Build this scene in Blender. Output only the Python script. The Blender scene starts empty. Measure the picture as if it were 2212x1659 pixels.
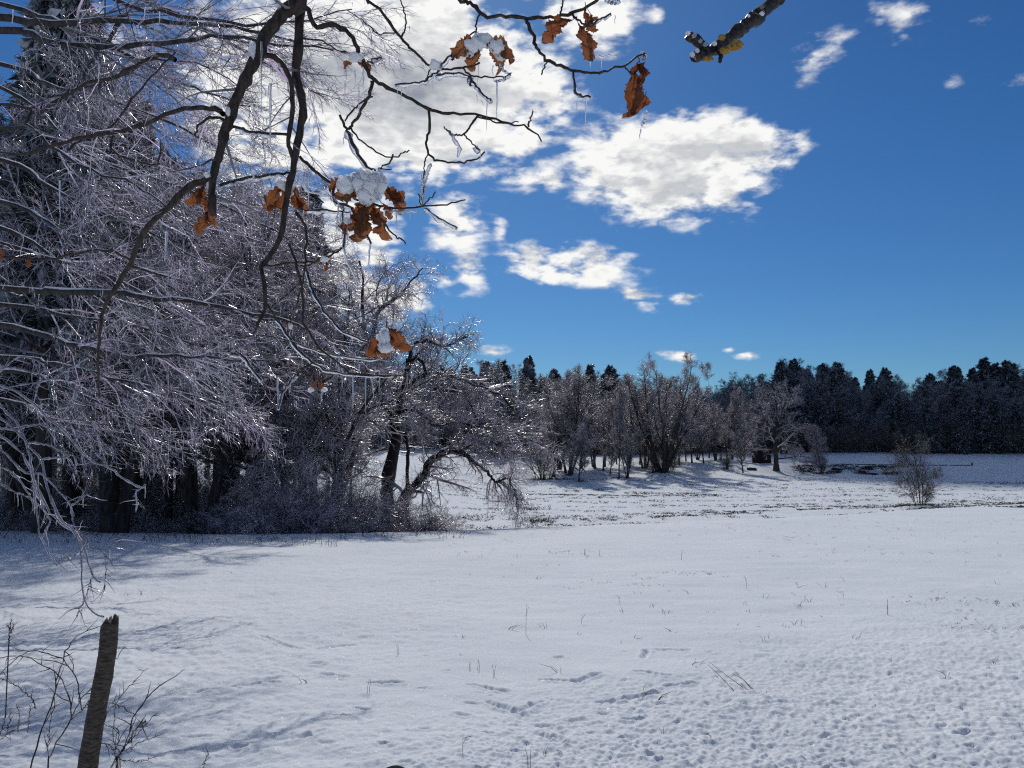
import bpy, math, random
import numpy as np
from mathutils import Vector

# ------------------------------------------------------------------ camera, world, sun, exposure
S = bpy.context.scene
COL = S.collection
PITCH = math.radians(4.42)
CAM = np.array([0.0, 0.0, 1.65])
FP = 1702.0                      # focal length in px of a 2212 x 1659 picture
SUN_AZ = math.radians(-5.0)      # from +Y towards +X
SUN_EL = math.radians(38.0)

cd = bpy.data.cameras.new('camera'); cam = bpy.data.objects.new('camera', cd); COL.objects.link(cam)
cam.location = CAM.tolist(); cam.rotation_euler = (math.pi / 2 + PITCH, 0, 0)
cd.sensor_width = 36; cd.lens = 36 * FP / 2212; cd.clip_start = 0.05; cd.clip_end = 12000
S.camera = cam
S.view_settings.view_transform = 'Standard'; S.view_settings.look = 'None'
S.view_settings.gamma = 1; S.view_settings.exposure = -0.48
try: S.view_settings.use_curve_mapping = False
except Exception: pass
S.cycles.max_bounces = 7; S.cycles.diffuse_bounces = 3; S.cycles.glossy_bounces = 3
S.cycles.transmission_bounces = 7; S.cycles.transparent_max_bounces = 8
S.cycles.sample_clamp_indirect = 4; S.cycles.sample_clamp_direct = 24; S.cycles.caustics_reflective = False; S.cycles.caustics_refractive = False
S.cycles.use_denoising = False
S.cycles.use_adaptive_sampling = False
S.cycles.filter_width = 1.2

sund = np.array([math.sin(SUN_AZ) * math.cos(SUN_EL), math.cos(SUN_AZ) * math.cos(SUN_EL), math.sin(SUN_EL)])
sl = bpy.data.lights.new('sun', 'SUN'); sl.energy = 3.25; sl.angle = math.radians(0.5); sl.color = (1.0, 0.965, 0.91)
so = bpy.data.objects.new('sun', sl); COL.objects.link(so); so.location = (0, 0, 60)
so.rotation_euler = Vector(sund.tolist()).to_track_quat('Z', 'Y').to_euler()

_cp, _sp = math.cos(PITCH), math.sin(PITCH)
def ray(px, py):
    u = (px - 1106.0) / FP; v = (829.5 - py) / FP
    return np.array([u, _cp - v * _sp, _sp + v * _cp])
def at(px, py, D):               # the point D metres away that the photograph shows at that pixel
    return CAM + ray(px, py) * D

class NT:                        # tiny node builder
    def __init__(s, nt): s.nt = nt
    def n(s, t, **kw):
        nd = s.nt.nodes.new(t)
        for k, v in kw.items(): setattr(nd, k, v)
        return nd
    def lk(s, a, b): s.nt.links.new(a, b)
    def put(s, sock, v):
        if hasattr(v, 'links') or isinstance(v, bpy.types.NodeSocket): s.lk(v, sock)
        else: sock.default_value = v
    def m(s, op, a, b=None, c=None, clamp=False):
        nd = s.n('ShaderNodeMath', operation=op); nd.use_clamp = clamp
        s.put(nd.inputs[0], a)
        if b is not None: s.put(nd.inputs[1], b)
        if c is not None: s.put(nd.inputs[2], c)
        return nd.outputs[0]
    def vm(s, op, a, b=None):
        nd = s.n('ShaderNodeVectorMath', operation=op); s.put(nd.inputs[0], a)
        if b is not None: s.put(nd.inputs[1], b)
        return nd.outputs[1] if op in ('DOT_PRODUCT', 'LENGTH') else nd.outputs[0]
    def mix(s, f, a, b, mode='MIX'):
        nd = s.n('ShaderNodeMix', data_type='RGBA', blend_type=mode)
        s.put(nd.inputs[0], f); s.put(nd.inputs[6], a); s.put(nd.inputs[7], b)
        return nd.outputs[2]
    def noise(s, vec, scale, detail=4, rough=0.55, dist=0.0):
        nd = s.n('ShaderNodeTexNoise'); s.lk(vec, nd.inputs['Vector'])
        nd.inputs['Scale'].default_value = scale; nd.inputs['Detail'].default_value = detail
        nd.inputs['Roughness'].default_value = rough; nd.inputs['Distortion'].default_value = dist
        return nd.outputs['Fac']
    def ramp(s, f, stops, interp='LINEAR'):
        nd = s.n('ShaderNodeValToRGB'); s.put(nd.inputs[0], f); cr = nd.color_ramp; cr.interpolation = interp
        while len(cr.elements) < len(stops): cr.elements.new(0.5)
        for e, (p, c) in zip(cr.elements, stops):
            e.position = p; e.color = c if len(c) == 4 else (*c, 1)
        return nd.outputs[0]
    def mr(s, v, a, b, c=0.0, d=1.0, smooth=True):
        nd = s.n('ShaderNodeMapRange'); nd.interpolation_type = 'SMOOTHSTEP' if smooth else 'LINEAR'
        s.put(nd.inputs[0], v); nd.inputs[1].default_value = a; nd.inputs[2].default_value = b
        nd.inputs[3].default_value = c; nd.inputs[4].default_value = d
        return nd.outputs[0]

W = bpy.data.worlds.new('World'); S.world = W; W.use_nodes = True
W.node_tree.nodes.clear(); g = NT(W.node_tree)
SKY_STRENGTH = 0.085
sky = g.n('ShaderNodeTexSky', sky_type='NISHITA', sun_disc=False)
sky.sun_elevation = SUN_EL; sky.sun_rotation = SUN_AZ; sky.altitude = 400; sky.air_density = 1.0; sky.dust_density = 0.3; sky.ozone_density = 2.0
tc = g.n('ShaderNodeTexCoord'); D_ = tc.outputs['Generated']
sxyz = g.n('ShaderNodeSeparateXYZ'); g.lk(D_, sxyz.inputs[0])
azn = g.m('ARCTAN2', sxyz.outputs[0], sxyz.outputs[1])
eln = g.m('ARCSINE', sxyz.outputs[2])
# clouds: (centre px, centre py, half width, half height, tilt degrees, weight) of the 2212 px picture, turned into azimuth and elevation
CL = [(850, 170, 345, 185, 5, 1.45), (1060, 290, 130, 95, 15, .88), (1270, 15, 120, 95, 0, .9), (600, 230, 200, 240, 0, .85), (760, 520, 110, 170, 0, .8),
      (1440, 358, 222, 118, 3, 1.02), (1630, 325, 100, 72, 0, .85), (1722, 305, 50, 36, 15, .70),
      (1220, 570, 150, 48, 3, .9), (1150, 385, 90, 32, 5, .78), (985, 480, 75, 70, 55, .8), (1010, 575, 50, 60, 0, .78), (1080, 497, 22, 40, 0, .6), (960, 600, 50, 30, 20, .72),
      (1380, 640, 60, 26, 18, .72), (1482, 645, 42, 17, -12, .72), (1765, 115, 95, 45, -20, .58), (1950, 35, 90, 55, 20, .50), (2120, 45, 60, 24, 10, .46),
      (1455, 765, 42, 15, 8, .74), (1620, 768, 40, 10, 0, .7), (1575, 755, 16, 10, 0, .66), (1065, 757, 45, 14, 0, .7), (2055, 165, 34, 28, 0, .42), (2200, 172, 34, 34, 0, .42), (1410, 20, 30, 40, 0, .6),
      (300, 100, 200, 90, 0, .55), (860, 640, 80, 80, 0, .75), (600, -200, 600, 160, 5, .9), (1300, -330, 300, 90, 0, .8), (700, 600, 170, 130, 0, .7)]
mask = None
for (cx, cy, hw, hh, tl, wt) in CL:
    d = ray(cx, cy); d = d / np.linalg.norm(d)
    a0 = math.atan2(d[0], d[1]); e0 = math.asin(d[2])
    k = np.linalg.norm(ray(cx, cy))
    wa = hw / FP / (k * k) * k / math.cos(e0) * 1.0; wh = hh / FP / k
    t = math.radians(-tl); ct, st = math.cos(t), math.sin(t)
    da = g.m('SUBTRACT', azn, a0); de = g.m('SUBTRACT', eln, e0)
    p = g.m('MULTIPLY_ADD', da, ct / wa, g.m('MULTIPLY', de, st / wa))
    q = g.m('MULTIPLY_ADD', da, -st / wh, g.m('MULTIPLY', de, ct / wh))
    r2 = g.m('MULTIPLY_ADD', p, p, g.m('MULTIPLY', q, q))
    v = g.m('MULTIPLY', g.m('EXPONENT', g.m('MULTIPLY', g.m('POWER', r2, 1.5 if hw >= 100 else 0.9), -0.75)), wt)
    mask = v if mask is None else g.m('SMOOTH_MAX', mask, v, 0.15)
# away from the picture: broken cumulus of the same kind all round
front = g.mr(azn, -0.75, -0.62, 1, 0); front2 = g.mr(azn, 0.68, 0.85, 0, 1); hi = g.mr(eln, 0.62, 0.78, 0, 1)
away = g.m('MAXIMUM', g.m('MAXIMUM', front, front2), hi)
mp = g.n('ShaderNodeVectorMath', operation='MULTIPLY'); g.lk(D_, mp.inputs[0]); mp.inputs[1].default_value = (1, 1, 2.2)
lowf = g.mr(g.noise(mp.outputs[0], 2.6, 2, 0.5), 0.475, 0.70, 0.0, 0.85)
low = g.mr(eln, 0.0, 0.14)
mask = g.m('MAXIMUM', mask, g.m('MULTIPLY', g.m('MULTIPLY', lowf, away), low))
def dens(off):
    v = g.vm('ADD', mp.outputs[0], off) if off else mp.outputs[0]
    n1 = g.noise(v, 8.0, 9, 0.60, 0.1); n2 = g.noise(v, 32.0, 7, 0.56, 0.1)
    nb = g.m('ABSOLUTE', g.m('SUBTRACT', g.noise(v, 13.0, 4, 0.5, 0.0), 0.5)); n3 = g.noise(v, 75.0, 4, 0.6, 0.0)
    nn = g.m('MULTIPLY_ADD', n3, 0.18, g.m('MULTIPLY_ADD', nb, 0.9, g.m('MULTIPLY_ADD', n2, 0.34, g.m('MULTIPLY', n1, 0.62))))
    amp = g.m('MULTIPLY_ADD', mask, 2.6, 0.5, clamp=False); amp = g.m('MINIMUM', amp, 2.4)
    return g.m('ADD', mask, g.m('MULTIPLY', g.m('SUBTRACT', nn, 0.662), amp))
dn = dens(None); ds = dens((-0.004, 0.0, 0.034))
alpha = g.mr(dn, 0.27, 0.74)
thick = g.mr(dn, 0.60, 1.9)
lit = g.mr(g.m('SUBTRACT', dn, ds), -0.34, 0.30)
b = g.m('SUBTRACT', 1.0, g.m('MULTIPLY', thick, 0.72))
b = g.m('MULTIPLY', b, g.m('MULTIPLY_ADD', lit, 0.66, 0.47))
sundot = g.vm('DOT_PRODUCT', D_, tuple(sund.tolist()))
glow = g.mr(sundot, 0.86, 1.0, 0.0, 1.0, False)
b = g.m('ADD', b, g.m('MULTIPLY', glow, g.m('MULTIPLY_ADD', thick, -0.40, 0.32)))
ccol = g.mix(b, (0.20, 0.25, 0.36, 1), (1.32, 1.32, 1.30, 1))
# nodes are clamped by the mix factor, so the brightest parts are lifted by a multiply
hsv = g.n('ShaderNodeHueSaturation'); g.lk(sky.outputs[0], hsv.inputs['Color']); hsv.inputs['Saturation'].default_value = 1.22; hsv.inputs['Value'].default_value = 1.0
skyc = g.mix(1.0, hsv.outputs[0], (0.40, 0.70, 1.00, 1), 'MULTIPLY')
cb = g.vm('SCALE', ccol); cb.node.inputs[3].default_value = 1.0 / SKY_STRENGTH
fin = g.mix(alpha, skyc, cb)
bg = g.n('ShaderNodeBackground'); g.lk(fin, bg.inputs[0]); bg.inputs[1].default_value = SKY_STRENGTH
wo = g.n('ShaderNodeOutputWorld'); g.lk(bg.outputs[0], wo.inputs[0])

# ------------------------------------------------------------------ materials
def new_mat(name):
    m = bpy.data.materials.new(name); m.use_nodes = True; m.node_tree.nodes.clear(); return m, NT(m.node_tree)
def out(g, sh): o = g.n('ShaderNodeOutputMaterial'); g.lk(sh, o.inputs[0])
def princ(g, col, rough, spec=0.5, **kw):
    p = g.n('ShaderNodeBsdfPrincipled'); g.put(p.inputs['Base Color'], col); g.put(p.inputs['Roughness'], rough)
    p.inputs['Specular IOR Level'].default_value = spec
    for k, v in kw.items(): g.put(p.inputs[k], v)
    return p
def bump(g, h, strength, dist):
    b = g.n('ShaderNodeBump'); g.lk(h, b.inputs['Height']); b.inputs['Strength'].default_value = strength; b.inputs['Distance'].default_value = dist
    return b.outputs[0]
def mixsh(g, f, a, b):
    m = g.n('ShaderNodeMixShader'); g.put(m.inputs[0], f); g.lk(a, m.inputs[1]); g.lk(b, m.inputs[2]); return m.outputs[0]

def mat_snow(name, base=(0.82, 0.85, 0.86), ground=True):
    m, g = new_mat(name)
    co = g.n('ShaderNodeTexCoord').outputs['Object']
    n1 = g.noise(co, 28 if ground else 60, 6, 0.7); n2 = g.noise(co, 160, 3, 0.6)
    h = g.m('MULTIPLY_ADD', n2, 0.35, n1)
    big = g.noise(co, 0.35, 4, 0.55)
    col = g.mix(g.mr(big, 0.35, 0.65), (base[0] * .93, base[1] * .94, base[2] * .95, 1), (*base, 1))
    vor = g.n('ShaderNodeTexVoronoi'); g.lk(co, vor.inputs['Vector']); vor.inputs['Scale'].default_value = 70
    sx = g.n('ShaderNodeSeparateColor'); g.lk(vor.outputs['Color'], sx.inputs[0])
    spark = g.m('GREATER_THAN', sx.outputs[0], 0.985)
    p = princ(g, col, g.m('MULTIPLY_ADD', spark, -0.5, 0.85), 0.12, Normal=bump(g, h, 0.32 if ground else 0.12, 0.012 if ground else 0.004))
    if ground:
        out(g, p.outputs[0])
    else:
        t = g.n('ShaderNodeBsdfTranslucent'); t.inputs[0].default_value = (0.92, 0.93, 0.95, 1)
        out(g, mixsh(g, 0.55, p.outputs[0], t.outputs[0]))
    return m
def mat_clump():
    m, g = new_mat('snow clump'); co = g.n('ShaderNodeTexCoord').outputs['Object']; n = g.noise(co, 40, 4, 0.6)
    p = princ(g, g.mix(n, (0.90, 0.91, 0.93, 1), (0.96, 0.96, 0.96, 1)), 0.7, 0.1, Normal=bump(g, n, 0.3, 0.001))
    p.inputs['Subsurface Weight'].default_value = 1.0; p.inputs['Subsurface Radius'].default_value = (1.0, 0.95, 0.9); p.inputs['Subsurface Scale'].default_value = 0.03
    out(g, p.outputs[0]); return m
M = {}
M['snow'] = mat_snow('snow'); M['snow_clump'] = mat_clump()

def mat_bark(name, c0, c1, scale=30, snow=0.0, rough=0.75, vert=4.0, bs=0.8, lichen=0.0, spec=0.3):
    m, g = new_mat(name)
    co = g.n('ShaderNodeTexCoord').outputs['Object']
    mv = g.n('ShaderNodeVectorMath', operation='MULTIPLY'); g.lk(co, mv.inputs[0]); mv.inputs[1].default_value = (1, 1, 1.0 / vert)
    n = g.noise(mv.outputs[0], scale, 6, 0.65)
    col = g.mix(g.mr(n, 0.35, 0.65), (*c0, 1), (*c1, 1))
    if lichen:
        n3 = g.noise(co, 22, 5, 0.7)
        col = g.mix(g.m('MULTIPLY', g.mr(n3, 0.60, 0.66), lichen), col, (0.33, 0.35, 0.27, 1))
    if snow:
        ge = g.n('ShaderNodeNewGeometry'); sp = g.n('ShaderNodeSeparateXYZ'); g.lk(ge.outputs['Normal'], sp.inputs[0])
        f = g.mr(g.m('MULTIPLY_ADD', g.noise(co, 6, 3), 0.5, sp.outputs[2]), 1.25 - snow, 1.45 - snow)
        col = g.mix(f, col, (0.78, 0.80, 0.84, 1))
    p = princ(g, col, rough, spec, Normal=bump(g, n, bs, 0.006 * 30 / scale))
    out(g, p.outputs[0]); return m
M['oak_bark'] = mat_bark('oak bark', (0.020, 0.014, 0.012), (0.075, 0.052, 0.040), 55, 0, 0.6, 3, lichen=0.10)
M['moss_bark'] = mat_bark('lichen bark', (0.012, 0.010, 0.009), (0.06, 0.05, 0.045), 60, 0, 0.5, 1.0, 1.0, lichen=0.8)
M['stump_bark'] = mat_bark('stump bark', (0.035, 0.028, 0.022), (0.13, 0.10, 0.075), 30, 0, 0.8, 0.22, 1.0)
M['wood_bark'] = mat_bark('wood bark', (0.022, 0.018, 0.016), (0.085, 0.07, 0.062), 7, 0.25, 0.8, 6)
M['old_bark'] = mat_bark('old bark', (0.010, 0.008, 0.008), (0.040, 0.032, 0.028), 9, 0.22, 0.8, 5)
M['limb_bark'] = mat_bark('limb bark', (0.022, 0.018, 0.018), (0.07, 0.058, 0.052), 20, 0.45, 0.6, 4)
M['shed_wood'] = mat_bark('shed wood', (0.012, 0.009, 0.008), (0.035, 0.024, 0.02), 8, 0, 0.8, 8)
M['cane'] = mat_bark('cane', (0.02, 0.014, 0.014), (0.07, 0.045, 0.04), 60, 0, 0.5, 3)
M['stone'] = mat_bark('stone', (0.006, 0.006, 0.007), (0.014, 0.014, 0.016), 10, 0, 0.8, 1, 0.3, spec=0.05)

def mat_twig(name, bark, ice, lo, hi, tr=0.4, rough=0.16, trans=0.4, coat=1.0, cior=1.31):
    """fine twigs sheathed in ice: bark shows where the ice is thin, which differs from twig to twig"""
    m, g = new_mat(name)
    ge = g.n('ShaderNodeNewGeometry')
    oi = g.n('ShaderNodeObjectInfo')
    co = g.n('ShaderNodeTexCoord').outputs['Object']
    patch = g.noise(co, 0.9, 3, 0.6)
    f = g.mr(g.m('ADD', g.m('MULTIPLY', ge.outputs['Random Per Island'], 0.75), g.m('MULTIPLY', g.m('SUBTRACT', patch, 0.35), 1.0)), lo, hi)
    hue = g.noise(co, 2.3, 2, 0.5)
    icec = g.mix(g.mr(hue, 0.4, 0.6), (*ice, 1), (ice[0] * 1.03, ice[1] * 0.95, ice[2] * 1.03, 1))
    col = g.mix(f, (*bark, 1), icec)
    p = princ(g, col, rough, 0.6)
    p.inputs['Coat Weight'].default_value = coat; p.inputs['Coat Roughness'].default_value = rough; p.inputs['Coat IOR'].default_value = cior
    t = g.n('ShaderNodeBsdfTranslucent'); g.lk(icec, t.inputs[0])
    out(g, mixsh(g, g.m('MULTIPLY', f, trans), p.outputs[0], t.outputs[0])); return m
M['twig_near'] = mat_twig('iced twig near', (0.030, 0.022, 0.022), (0.95, 0.92, 0.97), 0.52, 0.74, trans=.68, rough=.2, cior=2.1)
M['twig_wood'] = mat_twig('iced twig wood', (0.030, 0.024, 0.024), (0.92, 0.89, 0.91), 0.28, 0.75, trans=.6, rough=.26, cior=1.9)
M['ice_drop'] = mat_twig('ice drops', (0.8, 0.8, 0.88), (0.97, 0.95, 1.0), 0.1, 0.5, trans=.7, rough=.15, cior=2.0)
M['twig_mid'] = mat_twig('iced twig mid', (0.050, 0.040, 0.035), (0.88, 0.86, 0.86), 0.22, 0.90, rough=0.35, trans=0.6)
M['twig_far'] = mat_twig('iced twig far', (0.040, 0.040, 0.044), (0.66, 0.68, 0.72), 0.20, 1.0, rough=0.4, trans=0.2, coat=0.3)
M['needle'] = mat_twig('iced needles', (0.040, 0.060, 0.062), (0.58, 0.63, 0.69), 0.38, 1.05, rough=0.4, trans=0.1, coat=0.3)

def mat_ice(name, milk=0.22, rough=0.04):
    m, g = new_mat(name)
    co = g.n('ShaderNodeTexCoord').outputs['Object']
    n = g.noise(co, 90, 3, 0.6)
    gl = princ(g, (0.97, 0.98, 1.0, 1), rough, 0.5, Normal=bump(g, n, 0.6, 0.004)); gl.inputs['Transmission Weight'].default_value = 1; gl.inputs['IOR'].default_value = 1.31
    tb = g.n('ShaderNodeBsdfTranslucent'); tb.inputs[0].default_value = (0.9, 0.9, 1.0, 1)
    df = g.n('ShaderNodeBsdfDiffuse'); df.inputs[0].default_value = (0.8, 0.8, 0.88, 1)
    mk = mixsh(g, 0.3, tb.outputs[0], df.outputs[0])
    out(g, mixsh(g, milk, gl.outputs[0], mk)); return m
M['ice'] = mat_ice('clear ice', 0.16); M['ice_milky'] = mat_ice('frosted ice', 0.62, 0.08)

def mat_leaf():
    m, g = new_mat('dead oak leaf')
    co = g.n('ShaderNodeTexCoord').outputs['Object']; oi = g.n('ShaderNodeObjectInfo')
    n = g.noise(co, 45, 5, 0.65); n2 = g.noise(co, 14, 3, 0.5)
    c = g.mix(g.mr(n, 0.35, 0.68), (0.045, 0.020, 0.011, 1), (0.17, 0.072, 0.032, 1))
    c = g.mix(g.mr(n2, 0.5, 0.7), c, (0.25, 0.13, 0.06, 1))
    c = g.mix(g.m('MULTIPLY', oi.outputs['Random'], 0.5), c, (0.20, 0.05, 0.02, 1))
    p = princ(g, c, 0.4, 0.5, Normal=bump(g, n, 0.5, 0.003))
    t = g.n('ShaderNodeBsdfTranslucent'); g.lk(g.mix(0.55, c, (0.40, 0.125, 0.038, 1)), t.inputs[0])
    out(g, mixsh(g, 0.5, p.outputs[0], t.outputs[0])); return m
M['leaf'] = mat_leaf()
def mat_plain(name, c, rough=0.8, var=0.3, scale=5, trans=0.0):
    m, g = new_mat(name); co = g.n('ShaderNodeTexCoord').outputs['Object']; n = g.noise(co, scale, 4, 0.6)
    col = g.mix(n, (*[x * (1 - var) for x in c], 1), (*[x * (1 + var) for x in c], 1))
    p = princ(g, col, rough, 0.3)
    if trans:
        t = g.n('ShaderNodeBsdfTranslucent'); g.lk(col, t.inputs[0]); out(g, mixsh(g, trans, p.outputs[0], t.outputs[0]))
    else: out(g, p.outputs[0])
    return m
M['grass'] = mat_plain('dry grass', (0.10, 0.075, 0.05), 0.8, 0.6, 3)
M['dark_grass'] = mat_plain('dark dead grass', (0.045, 0.036, 0.03), 0.85, 0.6, 1)
M['lichen'] = mat_plain('yellow lichen', (0.38, 0.23, 0.06), 0.8, 0.5, 60)
M['cloud'] = mat_plain('cloud', (0.85, 0.86, 0.88), 1.0, 0.02, 0.01, 0.4)
M['dark_brush'] = mat_twig('dark brush', (0.028, 0.022, 0.019), (0.50, 0.50, 0.50), 0.55, 1.30, rough=0.4, trans=0.3, coat=0.3)
M['cedar'] = mat_twig('brown brush', (0.060, 0.042, 0.030), (0.55, 0.50, 0.46), 0.40, 1.1, rough=0.4, trans=0.45, coat=0.3)

# ------------------------------------------------------------------ helpers
RNG = np.random.default_rng(7)
def mesh_from(name, V, Fq=None, Ft=None, mat=None, smooth=True):
    me = bpy.data.meshes.new(name)
    V = np.asarray(V, np.float32); me.vertices.add(len(V)); me.vertices.foreach_set('co', V.ravel())
    nq = 0 if Fq is None else len(Fq); ntr = 0 if Ft is None else len(Ft)
    loops = np.concatenate([a.ravel() for a in ([] if not nq else [np.asarray(Fq)]) + ([] if not ntr else [np.asarray(Ft)])]).astype(np.int32)
    me.loops.add(len(loops)); me.loops.foreach_set('vertex_index', loops)
    me.polygons.add(nq + ntr)
    tot = np.concatenate([np.full(nq, 4, np.int32), np.full(ntr, 3, np.int32)])
    st = np.concatenate([[0], np.cumsum(tot)[:-1]]).astype(np.int32)
    me.polygons.foreach_set('loop_start', st)
    me.polygons.foreach_set('use_smooth', np.full(nq + ntr, smooth))
    me.update(calc_edges=True); me.validate(clean_customdata=False)
    if mat: me.materials.append(mat)
    return me
class Geo:                       # gathers vertices and faces for one mesh
    def __init__(s): s.V = []; s.Q = []; s.T = []; s.n = 0
    def add(s, V, Q=None, T=None):
        if Q is not None and len(Q): s.Q.append(np.asarray(Q) + s.n)
        if T is not None and len(T): s.T.append(np.asarray(T) + s.n)
        s.V.append(np.asarray(V, np.float32)); s.n += len(V)
    def mesh(s, name, mat, smooth=True):
        return mesh_from(name, np.concatenate(s.V), np.concatenate(s.Q) if s.Q else None, np.concatenate(s.T) if s.T else None, mat, smooth)
def norm(a): return a / np.maximum(np.linalg.norm(a, axis=-1, keepdims=True), 1e-9)
def tubes(P, R, sides=4, cap=True):
    """P (N,K,3), R (N,K) -> V, Q, T of N tapered tubes"""
    P = np.asarray(P, float); R = np.asarray(R, float); N, K, _ = P.shape
    T = np.empty_like(P); T[:, 1:-1] = P[:, 2:] - P[:, :-2]; T[:, 0] = P[:, 1] - P[:, 0]; T[:, -1] = P[:, -1] - P[:, -2]
    T = norm(T); ov = norm(P[:, -1] - P[:, 0])
    ax = np.argmin(np.abs(T).sum(1) / K + 0 * ov, axis=1); ref = np.eye(3)[ax]
    U = norm(np.cross(T, ref[:, None, :])); B = np.cross(T, U)
    a = np.arange(sides) * 2 * math.pi / sides
    V = P[:, :, None, :] + R[:, :, None, None] * (np.cos(a)[None, None, :, None] * U[:, :, None, :] + np.sin(a)[None, None, :, None] * B[:, :, None, :])
    V = V.reshape(-1, 3)
    base = (np.arange(N) * K * sides)[:, None, None] + (np.arange(K - 1) * sides)[None, :, None]
    j = np.arange(sides)[None, None, :]; jn = (j + 1) % sides
    Q = np.stack([base + j, base + jn, base + sides + jn, base + sides + j], -1).reshape(-1, 4)
    Tr = None
    if cap and sides >= 3:
        e = (np.arange(N) * K * sides)[:, None] + (K - 1) * sides
        if sides == 3: Tr = np.concatenate([e + 0, e + 1, e + 2], 1)
        else: Tr = np.concatenate([np.stack([(e[:, 0]), (e[:, 0] + i), (e[:, 0] + i + 1)], 1) for i in range(1, sides - 1)])
    return V, Q, Tr
def kids(P, R, n, t0, t1, ratio, ang, K, droop, jit, rk, rng, bias=None, taper=0.25, rmin=0.0, lmin=0.0):
    """n children on every polyline of P; rk = child radius as a share of the parent's there"""
    N, KP, _ = P.shape
    pi = np.repeat(np.arange(N), n); t = t0 + (t1 - t0) * ((np.tile(np.arange(n), N) + rng.random(N * n)) / n)
    f = t * (KP - 1); i0 = np.minimum(f.astype(int), KP - 2); w = (f - i0)[:, None]
    p = P[pi, i0] * (1 - w) + P[pi, i0 + 1] * w; tg = norm(P[pi, i0 + 1] - P[pi, i0])
    r = R[pi, i0] * (1 - w[:, 0]) + R[pi, i0 + 1] * w[:, 0]
    plen = np.linalg.norm(np.diff(P, axis=1), axis=2).sum(1)[pi]
    L = np.maximum(plen * ratio * (1.15 - 0.7 * t) * rng.uniform(0.6, 1.3, len(t)), lmin)
    rv = norm(rng.normal(size=(len(t), 3))); pe = norm(np.cross(tg, rv))
    a = np.radians(ang) * rng.uniform(0.65, 1.25, len(t))
    d = norm(tg * np.cos(a)[:, None] + pe * np.sin(a)[:, None])
    if bias is not None: d = norm(d + np.asarray(bias)[None])
    C = np.empty((len(t), K, 3)); C[:, 0] = p; st = (L / (K - 1))[:, None]
    for k in range(1, K):
        d = norm(d + rng.normal(size=d.shape) * jit + np.array([0, 0, -droop])[None]); C[:, k] = C[:, k - 1] + d * st
    rb = np.maximum(np.minimum(r * rk, L * 0.035), rmin)
    tt = np.linspace(0, 1, K)[None]
    return C, rb[:, None] * (1 - tt * (1 - taper))
def crom(pts, n):
    p = np.asarray(pts, float); p = np.vstack([2 * p[0] - p[1], p, 2 * p[-1] - p[-2]])
    m = len(p) - 3; t = np.linspace(0, m - 1e-6, n); i = t.astype(int); f = (t - i)[:, None]
    a, b, c, d = p[i], p[i + 1], p[i + 2], p[i + 3]
    return 0.5 * (2 * b + (c - a) * f + (2 * a - 5 * b + 4 * c - d) * f ** 2 + (3 * b - a - 3 * c + d) * f ** 3)
def resample(P, K): return crom(P, K)[None]

USED = {}
def obj(name, me, parent=None, loc=None, kind=None):
    o = bpy.data.objects.new(name, me); COL.objects.link(o)
    if parent is not None: o.parent = parent
    if loc is not None: o.location = [float(v) for v in loc]
    if kind: o['kind'] = kind
    return o
def thing(name, label, cat, loc=(0, 0, 0), rz=0.0, group=None, sc=None):
    o = bpy.data.objects.new(name, None); COL.objects.link(o); o.location = [float(v) for v in loc]; o.rotation_euler = (0, 0, rz)
    o.empty_display_size = 0.2
    if sc is not None: o.scale = sc
    o['label'] = label; o['category'] = cat
    if group: o['group'] = group
    return o

# 2-D value noise for the relief
def _hash(ix, iy, s):
    h = (ix.astype(np.int64) * 374761393 + iy.astype(np.int64) * 668265263 + s * 1442695041) & 0xffffffff
    h = ((h ^ (h >> 13)) * 1274126177) & 0xffffffff
    return ((h ^ (h >> 16)) & 0xffff) / 65535.0
def vnoise(x, y, s=0):
    ix = np.floor(x); iy = np.floor(y); fx = x - ix; fy = y - iy
    fx = fx * fx * fx * (fx * (fx * 6 - 15) + 10); fy = fy * fy * fy * (fy * (fy * 6 - 15) + 10)
    a = _hash(ix, iy, s); b = _hash(ix + 1, iy, s); c = _hash(ix, iy + 1, s); d = _hash(ix + 1, iy + 1, s)
    return (a * (1 - fx) + b * fx) * (1 - fy) + (c * (1 - fx) + d * fx) * fy
def fbm(x, y, oc=4, s=0, g_=0.5):
    r = 0; a = 1; t = 0
    for k in range(oc):
        r = r + a * (vnoise(x * 2 ** k + 13.7 * k, y * 2 ** k - 7.3 * k, s + k) - 0.5); t += a; a *= g_
    return r / t
def sstep(x): x = np.clip(x, 0, 1); return x * x * (3 - 2 * x)
def prof(pts, blur=9):
    d = np.arange(0, 3001, 1.0); z = np.interp(d, [p[0] for p in pts], [p[1] for p in pts])
    k = np.ones(blur) / blur; zz = np.convolve(np.pad(z, blur // 2, 'edge'), k, 'valid')
    zz = np.convolve(np.pad(zz, blur // 2, 'edge'), k, 'valid'); return zz
Z_MID = prof([(0, -2), (20, -3), (60, -5.0), (100, -5.0), (122, -4.75), (137, -4.1), (150, -3.3), (165, -2.7), (190, -1.2), (225, .4), (260, 2.2), (320, 5), (400, 7), (3000, 7)])
Z_LEFT = prof([(0, -1.0), (22, -1.6), (35, -2.4), (60, -3.6), (100, -4.2), (125, -3.4), (150, -1.9), (185, .25), (215, 1.4), (260, 3), (400, 7), (3000, 7)])
Z_RIGHT = prof([(0, -2), (20, -3), (60, -4.8), (100, -4.7), (135, -4.5), (151, -4.35), (159, -2.35), (185, -1.3), (215, 0.7), (240, 2.3), (300, 5), (400, 7), (3000, 7)], 5)
CX = [-60, -14, -6, -2, 5, 12, 20, 30, 60, 120]; CY = [21, 21, 23, 25, 29, 34, 41, 50, 75, 120]
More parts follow.
